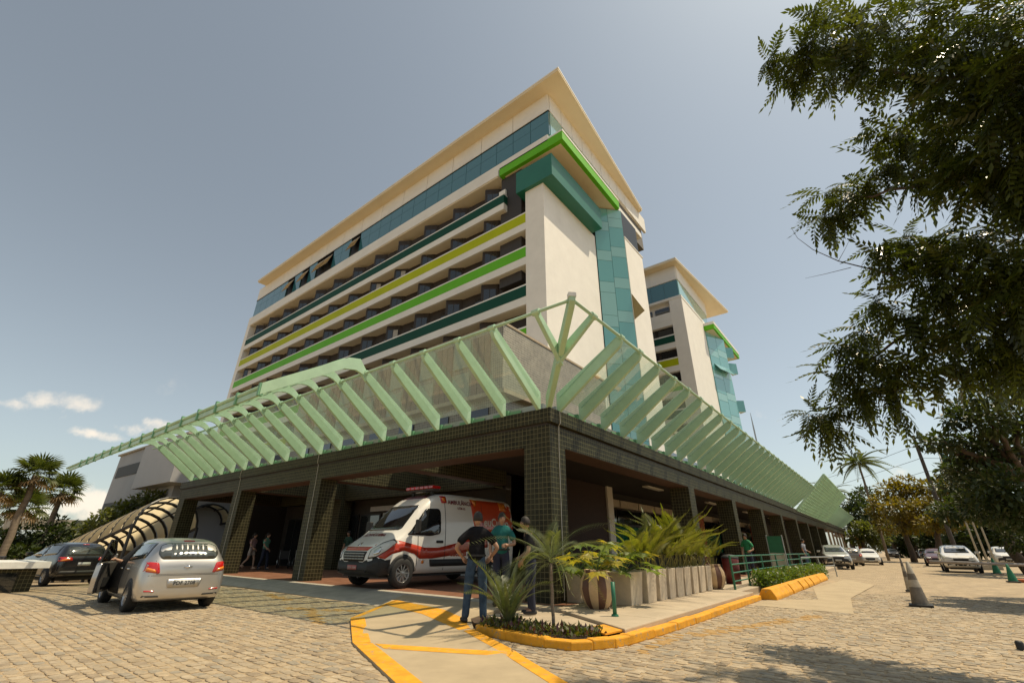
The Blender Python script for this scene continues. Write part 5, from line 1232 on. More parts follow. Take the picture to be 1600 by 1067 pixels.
akimbo = dict(eL=(-.07, .38, 1.16), wL=(.06, .25, 1.00), eR=(-.07, -.38, 1.16), wR=(.06, -.25, 1.00), aL=(0, .16, .09), aR=(-.02, -.15, .09), kL=(.02, .13, .5), kR=(.02, -.13, .5), tL=(.14, .22, .035), tR=(.12, -.21, .035))
person('man in black polo and jeans seen from behind, hands at his waist', (7.05, 6.38, rz_(7.05, 6.38)), math.radians(42), akimbo, BLKSH, JEANS, h=1.76)
person('bearded man in teal shirt facing the camera beside the ambulance', (8.75, 7.15, .19), math.radians(215), dict(wL=(.20, .14, 1.12), eL=(.02, .28, 1.14), wR=(.12, -.22, .92)), TEALSH, NAVY, h=1.78, headyaw=.2)
person('man in black shirt stooping behind the feathery palm', (8.25, 5.95, .16), math.radians(135), dict(eL=(.10, .27, 1.12), wL=(.22, .22, .95), eR=(.02, -.30, 1.12), wR=(.20, -.24, 1.00)), BLKSH, NAVY, h=1.66, lean=.10)
walk_ = dict(kL=(.16, .10, .52), aL=(.20, .10, .09), tL=(.35, .11, .05), kR=(-.05, -.10, .50), aR=(-.36, -.10, .20), tR=(-.24, -.11, .06), eL=(-.10, .24, 1.15), wL=(.04, .24, .95), eR=(.06, -.24, 1.15), wR=(.22, -.20, 1.02))
person('woman in pale top and patterned shorts striding behind the tiled column', (12.5, 28.0, .2), math.radians(-62), walk_, PINK, FLORAL, SKIN2, hair='tail', shorts=True, h=1.70, shoe=SKIN2)
person('woman in mint green top and dark trousers walking beside her companion', (12.75, 27.0, .2), math.radians(-62), dict(walk_, kR=(.0, -.10, .5), aR=(-.12, -.1, .1), tR=(.03, -.11, .04)), MINTSH, NAVY, SKIN2, hair='tail', h=1.70)
person('man in dark clothes standing by the wheelchair in the shade', (14.9, 26.8, .2), math.radians(200), dict(), BLKSH, NAVY, h=1.76)
person('guard in dark green standing inside the doorway beyond the ambulance nose', (14.9, 22.6, .2), math.radians(195), dict(wL=(.16, .1, 1.05), eL=(.0, .26, 1.12)), pm('bottle_green', (.015, .05, .03), .85), NAVY, h=1.78)
person('man in green shirt leaning at the railing between two tiled columns', (25.4, 5.6, .2), math.radians(170), dict(wL=(.2, .2, 1.05), eL=(.05, .28, 1.1)), GRNSH, NAVY, h=1.72)
person('man in grey shirt by the far end of the railing', (40.5, 5.2, .2), math.radians(-100), dict(wL=(.2, .2, 1.0)), GREYSH, JEANS, h=1.74)
# arm of the driver resting out of the open door
arm = thing('person', "driver's bare forearm reaching past the rear door of the silver hatchback", 'person', (3.6, 15.2, .98))
am_ = MB(); a0, a1 = Vector((.28, .25, -.06)), Vector((-.02, -.06, .03)); am_.tube([a0, a0.lerp(a1, .4), a1], [.05, .045, .03], 8)
hv_, hf_, _ = hand(a1, a1-a0, (0, 0, 1), 1); am_.add(hv_, hf_); am_.build('forearm', SKIN2, arm, smooth=True)
# wheelchairs
def wheelchair(label, loc, rz):
    r = thing('wheelchair', label, 'wheelchair', loc, rz, 'wheelchairs in the shade of the portico')
    for s in (1, -1):
        t = MB(); n = 28
        pts = [(.30*math.cos(2*math.pi*k/n), .29*s, .31+.30*math.sin(2*math.pi*k/n)) for k in range(n+1)]; t.tube(pts, .016, 6, cap=False)
        w_ = t.build('wheel', RUBBER, r)
        h_ = MB(); pts = [(.25*math.cos(2*math.pi*k/n), .32*s, .31+.25*math.sin(2*math.pi*k/n)) for k in range(n+1)]; h_.tube(pts, .009, 5, cap=False)
        for k in range(10): a = math.pi*2*k/10; h_.tube([(0, .29*s, .31), (.29*math.cos(a), .29*s, .31+.29*math.sin(a))], .003, 4)
        h_.build('push_rim', CHROME, w_)
        MB().lathe([(.0, -.015), (.09, -.015), (.09, .015), (0, .015)], 14, (.40, .24*s, .09), 'y').build('castor', RUBBER, r)
        MB().tube([(-.22, .24*s, .95), (-.17, .24*s, .90), (-.17, .24*s, .48), (.30, .24*s, .48), (.42, .24*s, .14)], .014, 6).build('frame', STEELG, r)
        MB().box(-.12, .22, .22*s-.03, .22*s+.03, .70, .73).build('armrest', BLACKP, r)
    MB().box(-.17, .28, -.23, .23, .47, .50).build('seat', BLACKP, r); MB().box(-.19, -.16, -.23, .23, .50, .90).build('backrest', BLACKP, r)
    return r
wheelchair('empty wheelchair left of the man in dark clothes', (14.2, 27.6, .2), math.radians(60))
wheelchair('empty wheelchair nearer the second tiled column', (14.0, 25.4, .2), math.radians(40))
# ================================================================== PLANTS
def rotmat(d, roll=0):
    d = Vector(d).normalized(); q = d.to_track_quat('X', 'Z').to_matrix(); return q @ Matrix.Rotation(roll, 3, 'X')
def frond_template(L, n, ll, lw, droop=.25, ang=60, fold=.25, taper=True):
    """rachis along +x drooping to -z, leaflets in pairs (one quad each)"""
    V = []; F = []
    def P_(t): return Vector((L*t*(1-.12*droop*t), 0, -droop*L*t*t))
    for i in range(n):
        t = .10+.90*(i+.5)/n
        for s in (1, -1):
            p = P_(t); k = (math.sin(math.pi*min(1, .15+.85*t))**.6 if taper else 1)
            l = ll*max(.35, k); a = math.radians(ang*(1-.35*t)); d = Vector((math.cos(a), s*math.sin(a), -fold)).normalized()
            sdv = Vector((d.y*s, -d.x*s, 0)); sdv = Vector((-d.y, d.x, 0)).normalized()
            o = len(V); V += [p, p+d*l*.45+sdv*lw*.5, p+d*l-Vector((0, 0, l*.18)), p+d*l*.45-sdv*lw*.5]; F.append((o, o+1, o+2, o+3))
    # terminal leaflet and a thin rachis ribbon
    p, q = P_(1), P_(1)+Vector((ll*.9, 0, -droop*ll)); o = len(V); V += [p, p.lerp(q, .5)+Vector((0, lw*.5, 0)), q, p.lerp(q, .5)-Vector((0, lw*.5, 0))]; F.append((o, o+1, o+2, o+3))
    m = 5; w = max(.004, L*.008)
    for i in range(m):
        a, b = P_(i/m), P_((i+1)/m); o = len(V); V += [a+Vector((0, w, 0)), b+Vector((0, w*.7, 0)), b-Vector((0, w*.7, 0)), a-Vector((0, w, 0))]; F.append((o, o+1, o+2, o+3))
    return np.array([tuple(v) for v in V]), np.array(F)
def scatter(template, places):
    TV, TF = template; vs = []; fs = []; off = 0
    for (p, d, roll, s) in places:
        M = np.array(rotmat(d, roll))*s; vs.append(TV @ M.T+np.array(p)); fs.append(TF+off); off += len(TV)
    return np.concatenate(vs), np.concatenate(fs)
LEAFQ = (np.array([(0, 0, 0), (.45, .24, .05), (1, 0, -.08), (.45, -.24, .05)]), np.array([(0, 1, 2, 3)]))
def unit():
    while True:
        v = RNG.normal(size=3); n = np.linalg.norm(v)
        if n > 1e-3: return v/n
def clump_places(c, r, n, outward=.9, down=.35, size=(.8, 1.2), flat=.8):
    out = []
    for _ in range(n):
        u = unit(); rad = r*(RNG.random()**.45); p = np.array(c)+u*rad*np.array([1, 1, flat])
        d = u*outward+unit()*.6+np.array([0, 0, -down]); out.append((p, d, RNG.uniform(-.7, .7), RNG.uniform(*size)))
    return out
NEEM = leafmat('neem_leaf', (.028, .042, .008), (.095, .108, .02), .38, .28, 1.5)
DARKLF = leafmat('dark_leaf', (.022, .038, .010), (.060, .078, .020), .3, .5, .4)
YELLF = leafmat('yellow_flower_leaf', (.045, .055, .012), (.25, .165, .02), .4, .5, .55)
MIDLF = leafmat('mid_leaf', (.05, .07, .014), (.14, .14, .03), .35, .5, .4)
PALMLF = leafmat('palm_leaf', (.04, .06, .014), (.13, .145, .04), .35, .4, .6)
ARECA = leafmat('areca_leaf', (.055, .085, .014), (.22, .20, .035), .42, .4, 2.0)
PHILO = leafmat('philodendron_leaf', (.07, .14, .03), (.26, .30, .06), .4, .35, 2.0)
GREYPALM = leafmat('grey_palm_leaf', (.05, .075, .03), (.15, .165, .09), .35, .4, 2.5)
DRYLF = leafmat('dry_frond', (.16, .10, .05), (.28, .19, .10), .3, .7, 2.0)
def limb(mb, a, b, r0, r1, n=6, wob=.12):
    a, b = Vector(a), Vector(b); L_ = (b-a).length; pts = []; rs = []
    for i in range(n+1):
        t = i/n; p = a.lerp(b, t)+Vector((RNG.normal(), RNG.normal(), RNG.normal()*.5))*L_*wob*.25*math.sin(math.pi*t)+Vector((0, 0, L_*.06*math.sin(math.pi*t)))
        pts.append(p); rs.append(r0+(r1-r0)*t)
    mb.tube(pts, rs, 7)
NS = 1.35
def nat(x, y, D_): return at(x, y, D_*NS)
# --- overhanging neem tree, trunk outside the frame on the right
neem = thing('neem_tree', 'overhanging neem tree with feathery dark foliage filling the upper right', 'tree', (13.4, -8.2, 0))
CL = [(1205, 95, 30, 6.2), (1250, 85, 42, 6.1), (1235, 120, 34, 6.2), (1300, 60, 55, 6.0), (1310, 115, 42, 6.0), (1285, 20, 30, 6.2), (1360, 40, 60, 5.8), (1370, 105, 48, 5.9), (1430, 40, 70, 5.6), (1430, 110, 50, 5.8), (1500, 50, 85, 5.5), (1510, 130, 65, 5.6), (1580, 60, 100, 5.4), (1590, 170, 80, 5.5), (1445, 165, 32, 6.0),
      (1640, 100, 110, 5.4), (1370, 215, 22, 6.3), (1400, 205, 32, 6.2), (1385, 255, 34, 6.2), (1440, 215, 50, 6.1), (1450, 270, 45, 6.1), (1500, 220, 70, 6.0), (1520, 285, 50, 6.0), (1570, 240, 80, 5.8), (1590, 300, 45, 5.9), (1640, 240, 90, 5.7), (1350, 285, 28, 6.4), (1325, 300, 22, 6.4),
      (1290, 300, 26, 6.5), (1285, 340, 28, 6.5), (1312, 330, 24, 6.5), (1375, 385, 26, 6.6), (1410, 370, 30, 6.6), (1400, 410, 34, 6.6), (1450, 385, 48, 6.5), (1450, 440, 48, 6.5), (1510, 370, 55, 6.3), (1510, 440, 65, 6.4), (1580, 390, 80, 6.2), (1580, 480, 80, 6.3), (1640, 440, 90, 6.2),
      (1375, 470, 30, 6.8), (1420, 490, 42, 6.7), (1470, 510, 50, 6.7), (1530, 530, 55, 6.6), (1345, 515, 26, 6.9), (1315, 540, 30, 6.9), (1310, 580, 26, 6.9), (1360, 560, 40, 6.9), (1345, 610, 34, 7.0), (1385, 600, 36, 6.9), (1400, 635, 24, 7.0), (1420, 560, 42, 6.8), (1470, 565, 34, 6.8),
      (1268, 645, 18, 7.1), (1288, 650, 28, 7.1), (1300, 670, 18, 7.1), (1320, 640, 20, 7.1), (1590, 560, 60, 6.6), (1520, 575, 26, 6.8)]
pl = []
tempN = frond_template(.42*NS, 7, .120*NS, .038*NS, droop=.5, ang=64, fold=.35)
cents = []
for (x, y, r, D_) in CL:
    c = nat(x, y, D_); dep = (c-CAM).dot(FW); R_ = r*dep/695.3; cents.append(c)
    n = int(10+200*(R_/NS)**2*(1.3 if x > 1500 else 1)); n = min(n, 260)
    pl += clump_places(c, max(.06, R_-.25*NS), n, outward=1.0, down=.45, size=(.7, 1.15))
v, f = scatter(tempN, [((p-np.array(neem.location)), d, r, s) for p, d, r, s in pl])
tag(link('crown', rawmesh('crown', v, f, NEEM), neem), kind='stuff')
tb = MB(); limb(tb, (0, 0, 0), (-.7, .7, 5.2), .40, .26, 6, .06); limb(tb, (-.7, .7, 5.2), (-2.2, 3.0, 10.5), .24, .10)
tb.build('trunk', BARK, neem, smooth=True)
L0 = Vector(neem.location)
def br(a, b, r0, r1):
    mb = MB(); limb(mb, Vector(a), Vector(b), r0, r1, 7); mb.build('limb', BARK, neem, smooth=True)
fork = Vector((-.7, .7, 5.0)); fork2 = Vector((-1.6, 2.1, 8.6))
for (x, y, D_, s) in ((1590, 150, 5.6, fork2), (1470, 90, 5.8, fork2), (1590, 330, 6.0, fork2), (1450, 290, 6.2, fork), (1560, 450, 6.5, fork), (1420, 520, 6.9, fork)):
    br(s, nat(x, y, D_)-L0, .10, .035)
br(nat(1590, 150, 5.6)-L0, nat(1250, 95, 6.1)-L0, .04, .008); br(nat(1450, 290, 6.2)-L0, nat(1290, 325, 6.5)-L0, .03, .006); br(nat(1560, 450, 6.5)-L0, nat(1385, 395, 6.6)-L0, .03, .006); br(nat(1420, 520, 6.9)-L0, nat(1285, 650, 7.1)-L0, .025, .005)
a = nat(1400, 432, 6.6)-L0
mb = MB(); mb.tube([a, nat(1350, 418, 6.6)-L0, nat(1310, 408, 6.6)-L0, nat(1270, 390, 6.6)-L0, nat(1246, 372, 6.6)-L0, nat(1236, 355, 6.6)-L0], [.016, .012, .009, .006, .004, .002], 5)
mb.tube([nat(1310, 408, 6.6)-L0, nat(1320, 390, 6.6)-L0, nat(1331, 368, 6.6)-L0], [.006, .004, .002], 4); mb.tube([nat(1330, 418, 6.6)-L0, nat(1290, 428, 6.6)-L0, nat(1258, 435, 6.6)-L0], [.006, .004, .002], 4)
mb.build('bare_twig', BARK, neem)
# --- broadleaf trees: clumps of leaf-sized faces on limbs
def tree(name, label, base, trunk_h, clumps, mat, leaf=.16, dens=1.0, trunk_r=.25, group=None, cat='tree', bark=None):
    """clumps in world coordinates: (x, y, z, r)"""
    b = Vector(base); t = thing(name, label, cat, tuple(b), 0, group)
    tk = MB(); top = Vector((clumps[0][0], clumps[0][1], b.z+trunk_h))-b; top.x *= .35; top.y *= .35; limb(tk, (0, 0, 0), top, trunk_r, trunk_r*.6)
    for (x, y, z, r) in clumps[:9]: limb(tk, top, Vector((x, y, z))-b, trunk_r*.45, trunk_r*.12)
    tk.build('trunk', bark or BARK, t, smooth=True)
    pl = []
    for (x, y, z, r) in clumps:
        n = int(dens*46*(r/leaf)**2)
        pl += [(p, d, ro, s*leaf) for p, d, ro, s in clump_places((x-b.x, y-b.y, z-b.z), r, min(n, 3000), .7, .1, (.7, 1.5), .75)]
    v, f = scatter(LEAFQ, pl); tag(link('crown', rawmesh('crown', v, f, mat), t), kind='stuff'); return t
def pxclumps(lst, D_, jit=.12):
    out = []
    for (x, y, r) in lst:
        c = at(x, y, D_*(1+RNG.uniform(-jit, jit))); dep = (c-CAM).dot(FW); out.append((c.x, c.y, c.z, r*dep/695.3))
    return out
b = at(1575, 880, 21)
tree('street_tree', 'dark leafy tree standing behind the neem branches at right', (b.x, b.y-1, 0), 3.2, pxclumps([(1585, 650, 45), (1545, 660, 30), (1505, 640, 22), (1475, 690, 22), (1450, 690, 16), (1500, 700, 28), (1540, 705, 38), (1590, 710, 50), (1485, 735, 18), (1520, 745, 32), (1570, 765, 50), (1495, 655, 20), (1530, 620, 22), (1590, 600, 36), (1540, 790, 34), (1600, 800, 40)], 21), DARKLF, .17, .85, .28)
b = at(1600, 870, 46)
tree('street_tree', 'dense dark tree over the shaded parking on the right', (b.x, b.y, 0), 4, pxclumps([(1490, 760, 26), (1520, 790, 30), (1560, 800, 34), (1595, 790, 36), (1480, 800, 22), (1540, 760, 26), (1590, 840, 26), (1505, 730, 22), (1560, 740, 30)], 46), DARKLF, .34, .9, .35)
b = at(1420, 850, 84)
tree('flowering_tree', 'yellow-flowering tree in front of the distant trees, left of the utility pole', (b.x, b.y, 0), 4, pxclumps([(1395, 768, 22), (1415, 758, 20), (1380, 785, 18), (1430, 775, 22), (1400, 795, 22), (1370, 800, 14), (1440, 795, 20), (1455, 762, 16), (1420, 815, 22), (1385, 820, 18)], 84, .05), YELLF, .5, .7, .4)
b = at(1460, 850, 78)
tree('flowering_tree', 'second yellow-tinged tree behind the flagpoles', (b.x, b.y, 0), 4, pxclumps([(1468, 760, 18), (1485, 775, 20), (1460, 790, 20), (1500, 800, 22), (1475, 815, 20), (1450, 818, 16)], 78, .05), leafmat('tinged_leaf', (.04, .05, .012), (.26, .17, .02), .4, .5, .5), .5, .7, .4)
b = at(1330, 850, 118)
tree('round_tree', 'dark rounded tree behind the end of the portico', (b.x, b.y, 0), 6, pxclumps([(1330, 785, 18), (1350, 775, 18), (1345, 800, 22), (1365, 810, 20), (1320, 805, 16), (1375, 830, 20), (1340, 830, 20)], 118, .04), DARKLF, .75, .7, .5)
b = at(1350, 860, 100)
tree('drooping_tree', 'brownish drooping tree beside the white saloon', (b.x, b.y, 0), 3, pxclumps([(1350, 830, 18), (1368, 838, 18), (1335, 840, 14), (1360, 850, 16), (1345, 822, 12)], 100, .03), MIDLF, .5, .7, .35)
k_ = 0
for (xx, D_, sz, zc) in ((1400, 135, 20, 830), (1430, 140, 20, 836), (1470, 130, 24, 832), (1510, 120, 26, 828), (1550, 110, 28, 826), (1590, 105, 32, 822), (1640, 95, 40, 815)):
    b = at(xx, 862, D_)
    tree('backdrop_tree', ['dark tree behind the far white car', 'dark tree over the green stall', 'dark tree behind the flagpoles', 'dark tree behind the white parked cars', 'deep-shaded tree left of the right margin', 'deep-shaded tree at the right margin', 'dark tree cut by the right edge of the picture'][k_], (b.x, b.y, 0), 4,
         pxclumps([(xx, zc, sz), (xx-sz*.7, zc+8, sz*.8), (xx+sz*.7, zc+6, sz*.8), (xx, zc+22, sz), (xx-sz*.4, zc-14, sz*.6), (xx+sz*.5, zc-16, sz*.6), (xx+sz*.2, zc-28, sz*.45)], D_, .03), DARKLF, .8, .95, .5, 'dark trees closing the street'); k_ += 1
# left bushes and tree
b = at(190, 890, 47)
tree('bushy_tree', 'yellow-green bushy tree in front of the grey building', (b.x, b.y, -.9), 2.5, pxclumps([(190, 800, 20), (215, 790, 20), (165, 808, 16), (235, 778, 16), (150, 820, 16), (200, 815, 18), (250, 800, 18), (255, 775, 10), (130, 828, 12)], 47, .05), MIDLF, .3, .8, .2)
b = at(60, 900, 52)
tree('shrub', 'dark round-leaved shrub mass under the left palms', (b.x, b.y, -.9), 1.5, pxclumps([(20, 840, 22), (50, 850, 24), (80, 835, 20), (100, 850, 20), (70, 870, 22), (30, 870, 24), (110, 825, 12), (125, 850, 16), (90, 815, 10), (0, 860, 24), (60, 815, 12)], 52, .05), DARKLF, .34, .8, .2, cat='shrub')
b = at(0, 900, 75)
tree('shrub', 'dark distant shrub line at the left margin', (b.x, b.y, -.9), 1.5, pxclumps([(-20, 830, 24), (10, 820, 16), (-60, 840, 30), (110, 845, 16), (130, 838, 12), (-100, 850, 30), (150, 850, 14), (80, 850, 20), (40, 850, 20)], 75, .05), DARKLF, .45, .8, .25, cat='shrub')
# --- palms
def fan_leaf(mat):
    V = []; F = []; n = 16
    for i in range(n):
        a = math.radians(-115+230*i/(n-1)); d = Vector((math.cos(a), math.sin(a), 0)); s = Vector((-d.y, d.x, 0)); L_ = .75-.12*abs(a)/2
        o = len(V); b_ = Vector((.55, 0, 0)); V += [b_+s*.01, b_+d*L_*.6+s*.045+Vector((0, 0, .03)), b_+d*L_-Vector((0, 0, .16)), b_+d*L_*.6-s*.045+Vector((0, 0, .0))]; F.append((o, o+1, o+2, o+3))
    o = len(V); V += [Vector((0, .018, 0)), Vector((.57, .012, 0)), Vector((.57, -.012, 0)), Vector((0, -.018, 0))]; F.append((o, o+1, o+2, o+3))
    return rawmesh('frond', [tuple(v) for v in V], F, mat)
FANM = fan_leaf(PALMLF); FAND = fan_leaf(DRYLF)
def fanpalm(label, crown, base, size, nl=34):
    t = thing('fan_palm', label, 'palm', tuple(base), 0, 'fan palms on the left'); c = Vector(crown)-Vector(base)
    tk = MB(); limb(tk, (0, 0, 0), c, .22, .17, 8, .03); tk.build('trunk', PALMTR, t, smooth=True)
    for k in range(nl):
        az = 2.39996*k; el = math.radians(80-130*k/nl); d = Vector((math.cos(az)*math.cos(el), math.sin(az)*math.cos(el), math.sin(el)))
        e = rotmat(d, RNG.uniform(-.4, .4)).to_euler(); link('frond', FANM if k < nl*.78 else FAND, t, tuple(c+d*.1), tuple(e), size*RNG.uniform(.85, 1.1))
def palm_at(label, px, py, D_, size, bx):
    c = at(px, py, D_); fanpalm(label, c, (c.x, c.y, -.9), size)
palm_at('tall fan palm with shaggy skirt near the left margin', 56, 742, 44, 1.15, 0)
palm_at('fan palm cut by the left edge of the picture', 2, 768, 44, 1.1, 0)
palm_at('separate fan palm just left of the grey building', 98, 768, 52, 1.3, 0)
palm_at('small low fan palm between the two taller ones', 36, 792, 48, 1.2, 0)
# royal palms far right
PINN = rawmesh('frond', *[x.tolist() for x in frond_template(1.0, 22, .26, .05, droop=.95, ang=70, fold=.6)], PALMLF)
def featherpalm(label, px, py, D_, L_, nl, name='royal_palm', base=None):
    c = at(px, py, D_); t = thing(name, label, 'palm', (c.x, c.y, 0))
    tk = MB(); limb(tk, (0, 0, 0), (0, 0, c.z), .20, .14, 8, .015); tk.build('trunk', PALMTR, t, smooth=True)
    for k in range(nl):
        az = 2.39996*k; el = math.radians(75-85*k/nl); d = Vector((math.cos(az)*math.cos(el), math.sin(az)*math.cos(el), math.sin(el)))
        link('frond', PINN, t, (0, 0, c.z), tuple(rotmat(d, RNG.uniform(-.3, .3)).to_euler()), L_*RNG.uniform(.85, 1.1))
featherpalm('tall royal palm against the sky beyond the portico end', 1341, 722, 92, 3.3, 21)
featherpalm('palm tip just showing above the lattice canopy', 1298, 768, 120, 3.4, 13)
# --- planted bed: two young palms, ground cover
def youngpalm(name, label, loc, th, nl, L_, mat, el0, el1, droop, lw, stem_r, ll, nleaf):
    t = thing(name, label, 'palm', loc)
    me_ = rawmesh('frond', *[x.tolist() for x in frond_template(1.0, nleaf, ll, lw, droop=droop, ang=48, fold=.2)], mat)
    tk = MB(); limb(tk, (0, 0, 0), (.02, .03, th), stem_r, stem_r*.8, 6, .03); tk.build('trunk', PALMTR, t, smooth=True)
    for k in range(nl):
        az = 2.39996*k+.5; el = math.radians(el0+(el1-el0)*k/nl); d = Vector((math.cos(az)*math.cos(el), math.sin(az)*math.cos(el), math.sin(el)))
        link('frond', me_, t, (.02, .03, th), tuple(rotmat(d, RNG.uniform(-.3, .3)).to_euler()), L_*RNG.uniform(.75, 1.1))
    return t
youngpalm('young_palm', 'young feathery palm with slim trunk in the corner bed', (7.08, 4.68, .12), .98, 17, 1.0, GREYPALM, 86, 5, .95, .013, .03, .26, 30)
youngpalm('young_palm', 'stemless spiky young palm in the corner bed beside the men', (6.86, 5.5, .12), .15, 11, 1.05, GREYPALM, 85, 50, .65, .016, .04, .24, 26)
bl = thing('strap_plant', 'clump of broad strap leaves at the foot of the spiky palm', 'plant', (6.9, 5.46, .12))
for k in range(14):
    az = 2.4*k; d = Vector((math.cos(az)*.35, math.sin(az)*.35, 1)); L_ = RNG.uniform(.5, .85); mb = MB(); pts = [Vector((0, 0, 0))+d*L_*t+Vector((math.cos(az), math.sin(az), 0))*.25*t*t for t in (0, .35, .7, 1)]
    sdv = Vector((-math.sin(az), math.cos(az), 0)); ws = (.03, .045, .035, .004)
    for i in range(3): mb.quad(pts[i]+sdv*ws[i], pts[i+1]+sdv*ws[i+1], pts[i+1]-sdv*ws[i+1], pts[i]-sdv*ws[i])
    mb.build('leaf', GREYPALM, bl)
pl = []; pl2 = []
for _ in range(2600):
    x, y = RNG.uniform(6.45, 8.0), RNG.uniform(3.6, 6.0)
    if inpoly((x, y), [(6.62, 5.9), (6.5, 4.5), (6.85, 3.95), (7.3, 3.75), (7.2, 4.4), (7.0, 4.9), (7.35, 5.6), (7.0, 6.0)]):
        (pl if RNG.random() < .7 else pl2).append(((x, y, .10+RNG.uniform(0, .10)), unit()*.6+np.array([0, 0, .8]), 0, RNG.uniform(.05, .13)))
v, f = scatter(LEAFQ, pl); tag(link('ground_cover', rawmesh('ground_cover', v, f, MIDLF)), 'low green and purple ground cover in the corner bed', 'ground cover', kind='stuff')
v, f = scatter(LEAFQ, pl2); tag(link('ground_cover', rawmesh('ground_cover', v, f, leafmat('purple_leaf', (.05, .02, .03), (.13, .06, .07), .3, .5, 3))), 'purple-leaved tufts among the corner bed plants', 'ground cover', kind='stuff')
# --- planters
CREAM = pm('cast_planter', (.54, .46, .35), .8, var=.12, scale=4, bump=.15, bscale=60, stain=.25)
def box_planter(label, x, y, w, h):
    t = thing('planter_box', label, 'planter', (x, y, .2), RNG.uniform(-.05, .05), 'planter boxes along the pavement'); a, b = w/2*.84, w/2
    mb = MB(); mb.add([(-a, -a, 0), (a, -a, 0), (a, a, 0), (-a, a, 0), (-b, -b, h), (b, -b, h), (b, b, h), (-b, b, h), (-b*.86, -b*.86, h), (b*.86, -b*.86, h), (b*.86, b*.86, h), (-b*.86, b*.86, h), (-b*.84, -b*.84, h-.08), (b*.84, -b*.84, h-.08), (b*.84, b*.84, h-.08), (-b*.84, b*.84, h-.08)],
       [(3, 2, 1, 0)]+[(i, (i+1) % 4, 4+(i+1) % 4, 4+i) for i in range(4)]+[(4+i, 4+(i+1) % 4, 8+(i+1) % 4, 8+i) for i in range(4)]+[(8+i, 8+(i+1) % 4, 12+(i+1) % 4, 12+i) for i in range(4)])
    mb.build('box', CREAM, t, bevel=.012); MB().box(-b*.83, b*.83, -b*.83, b*.83, h-.12, h-.08).build('soil', SOIL, t); return t
AFR = rawmesh('frond', *[x.tolist() for x in frond_template(1.0, 22, .27, .038, droop=.62, ang=60, fold=.25)], ARECA)
def areca(label, x, y, z, nl, L_):
    t = thing('areca_palm', label, 'plant', (x, y, z), 0, 'areca palms in the planter boxes'); mb = MB()
    for k in range(nl):
        az = 2.39996*k; el = math.radians(RNG.uniform(52, 88)); r = RNG.uniform(0, .12); b = Vector((math.cos(az)*r, math.sin(az)*r, 0)); d = Vector((math.cos(az)*math.cos(el), math.sin(az)*math.cos(el), math.sin(el)))
        e = b+d*L_*.30; mb.tube([b, e], [.012, .009], 5); link('frond', AFR, t, tuple(e), tuple(rotmat(d, RNG.uniform(-.5, .5)).to_euler()), L_*RNG.uniform(.6, .95))
    mb.build('stem', pm('areca_stem', (.22, .20, .05), .6), t)
def lobed(mat):
    V = [(0, 0, 0)]; F = []; n = 9; out = []
    for i in range(n):
        a = math.radians(-140+280*i/(n-1)); L_ = (.42+.30*math.cos(a*.5))
        for (t, k) in ((-.11, .55), (0, 1), (.11, .55)): out.append((.25+math.cos(a+t)*L_*k, math.sin(a+t)*L_*k*.9, -.10*k*k+.05*math.cos(3*a)))
    V += [(.25, 0, .03)]+out
    for i in range(len(out)-1): F.append((1, 2+i, 3+i, 3+i))
    me_ = bpy.data.meshes.new('leaf'); me_.from_pydata(V+[(0, .012, -.02), (0, -.012, -.02)], [], [(a, b, c) for a, b, c, _ in F]+[(0, 1, len(V))]); me_.materials.append(mat); me_.update(); return me_
PHM = lobed(PHILO); PHY = lobed(leafmat('yellow_philodendron_leaf', (.22, .24, .04), (.50, .36, .06), .4, .35, 2.0))
def philo(label, x, y, z, nl, s, yel=.2, spread=.35):
    t = thing('philodendron', label, 'plant', (x, y, z)); mb = MB()
    for k in range(nl):
        az = 2.39996*k; el = math.radians(RNG.uniform(5, 80)); L_ = RNG.uniform(.35, .75)*s; d = Vector((math.cos(az)*math.cos(el), math.sin(az)*math.cos(el), math.sin(el))); e = d*L_
        mb.tube([(0, 0, 0), e*.6+Vector((0, 0, .04)), e], [.012, .009, .007], 5)
        dl = Vector((d.x, d.y, d.z*.2-.25)); link('leaf', PHY if RNG.random() < yel else PHM, t, tuple(e), tuple(rotmat(dl, RNG.uniform(-.4, .4)).to_euler()), s*RNG.uniform(.42, .72))
    mb.build('stem', pm('philo_stem', (.10, .16, .04), .6), t)
box_planter('wide cream planter box nearest the striped pot', 10.72, 5.12, .66, .66)
philo('lush philodendron spilling over the wide planter box', 10.72, 5.12, .82, 22, .95, .15)
names = ['second', 'third', 'fourth', 'fifth', 'sixth', 'seventh', 'eighth', 'ninth']
for k, x in enumerate((11.42, 12.12, 12.75, 13.35, 13.95, 14.6, 15.25, 15.9)):
    box_planter(names[k]+' cream planter box counted from the near striped pot', x, 4.98, .52, .68)
    areca('areca palm in the '+names[k]+' planter box from the near striped pot', x, 4.98, .82, 13, 1.05+.1*RNG.random()+(.25 if k in (2, 4) else 0))
philo('tall philodendron behind the planters near the corner column', 10.4, 6.1, .85, 12, 1.0, .05); MB
box_planter('cream planter box half hidden behind the near striped pot', 10.35, 6.15, .5, .62)
POTB, POTC = pm('pot_brown', (.11, .05, .03), .5, var=.2), pm('pot_cream', (.50, .36, .21), .5, var=.15)
def pot(label, x, y, s):
    t = thing('striped_pot', label, 'pot', (x, y, .2), 0, None, s); mb = MB(); n = 36
    pr = [(.20, 0), (.27, .08), (.335, .22), (.36, .36), (.34, .50), (.28, .62), (.25, .68), (.27, .70), (.25, .71), (.22, .66)]
    mb.lathe(pr, n); mb.m = [((i % n)//3) % 2 for i in range(len(mb.f))]
    mb.build('bowl', [POTC, POTB], t, smooth=True); MB().lathe([(.0, .64), (.235, .64)], 20).build('soil', SOIL, t); return t
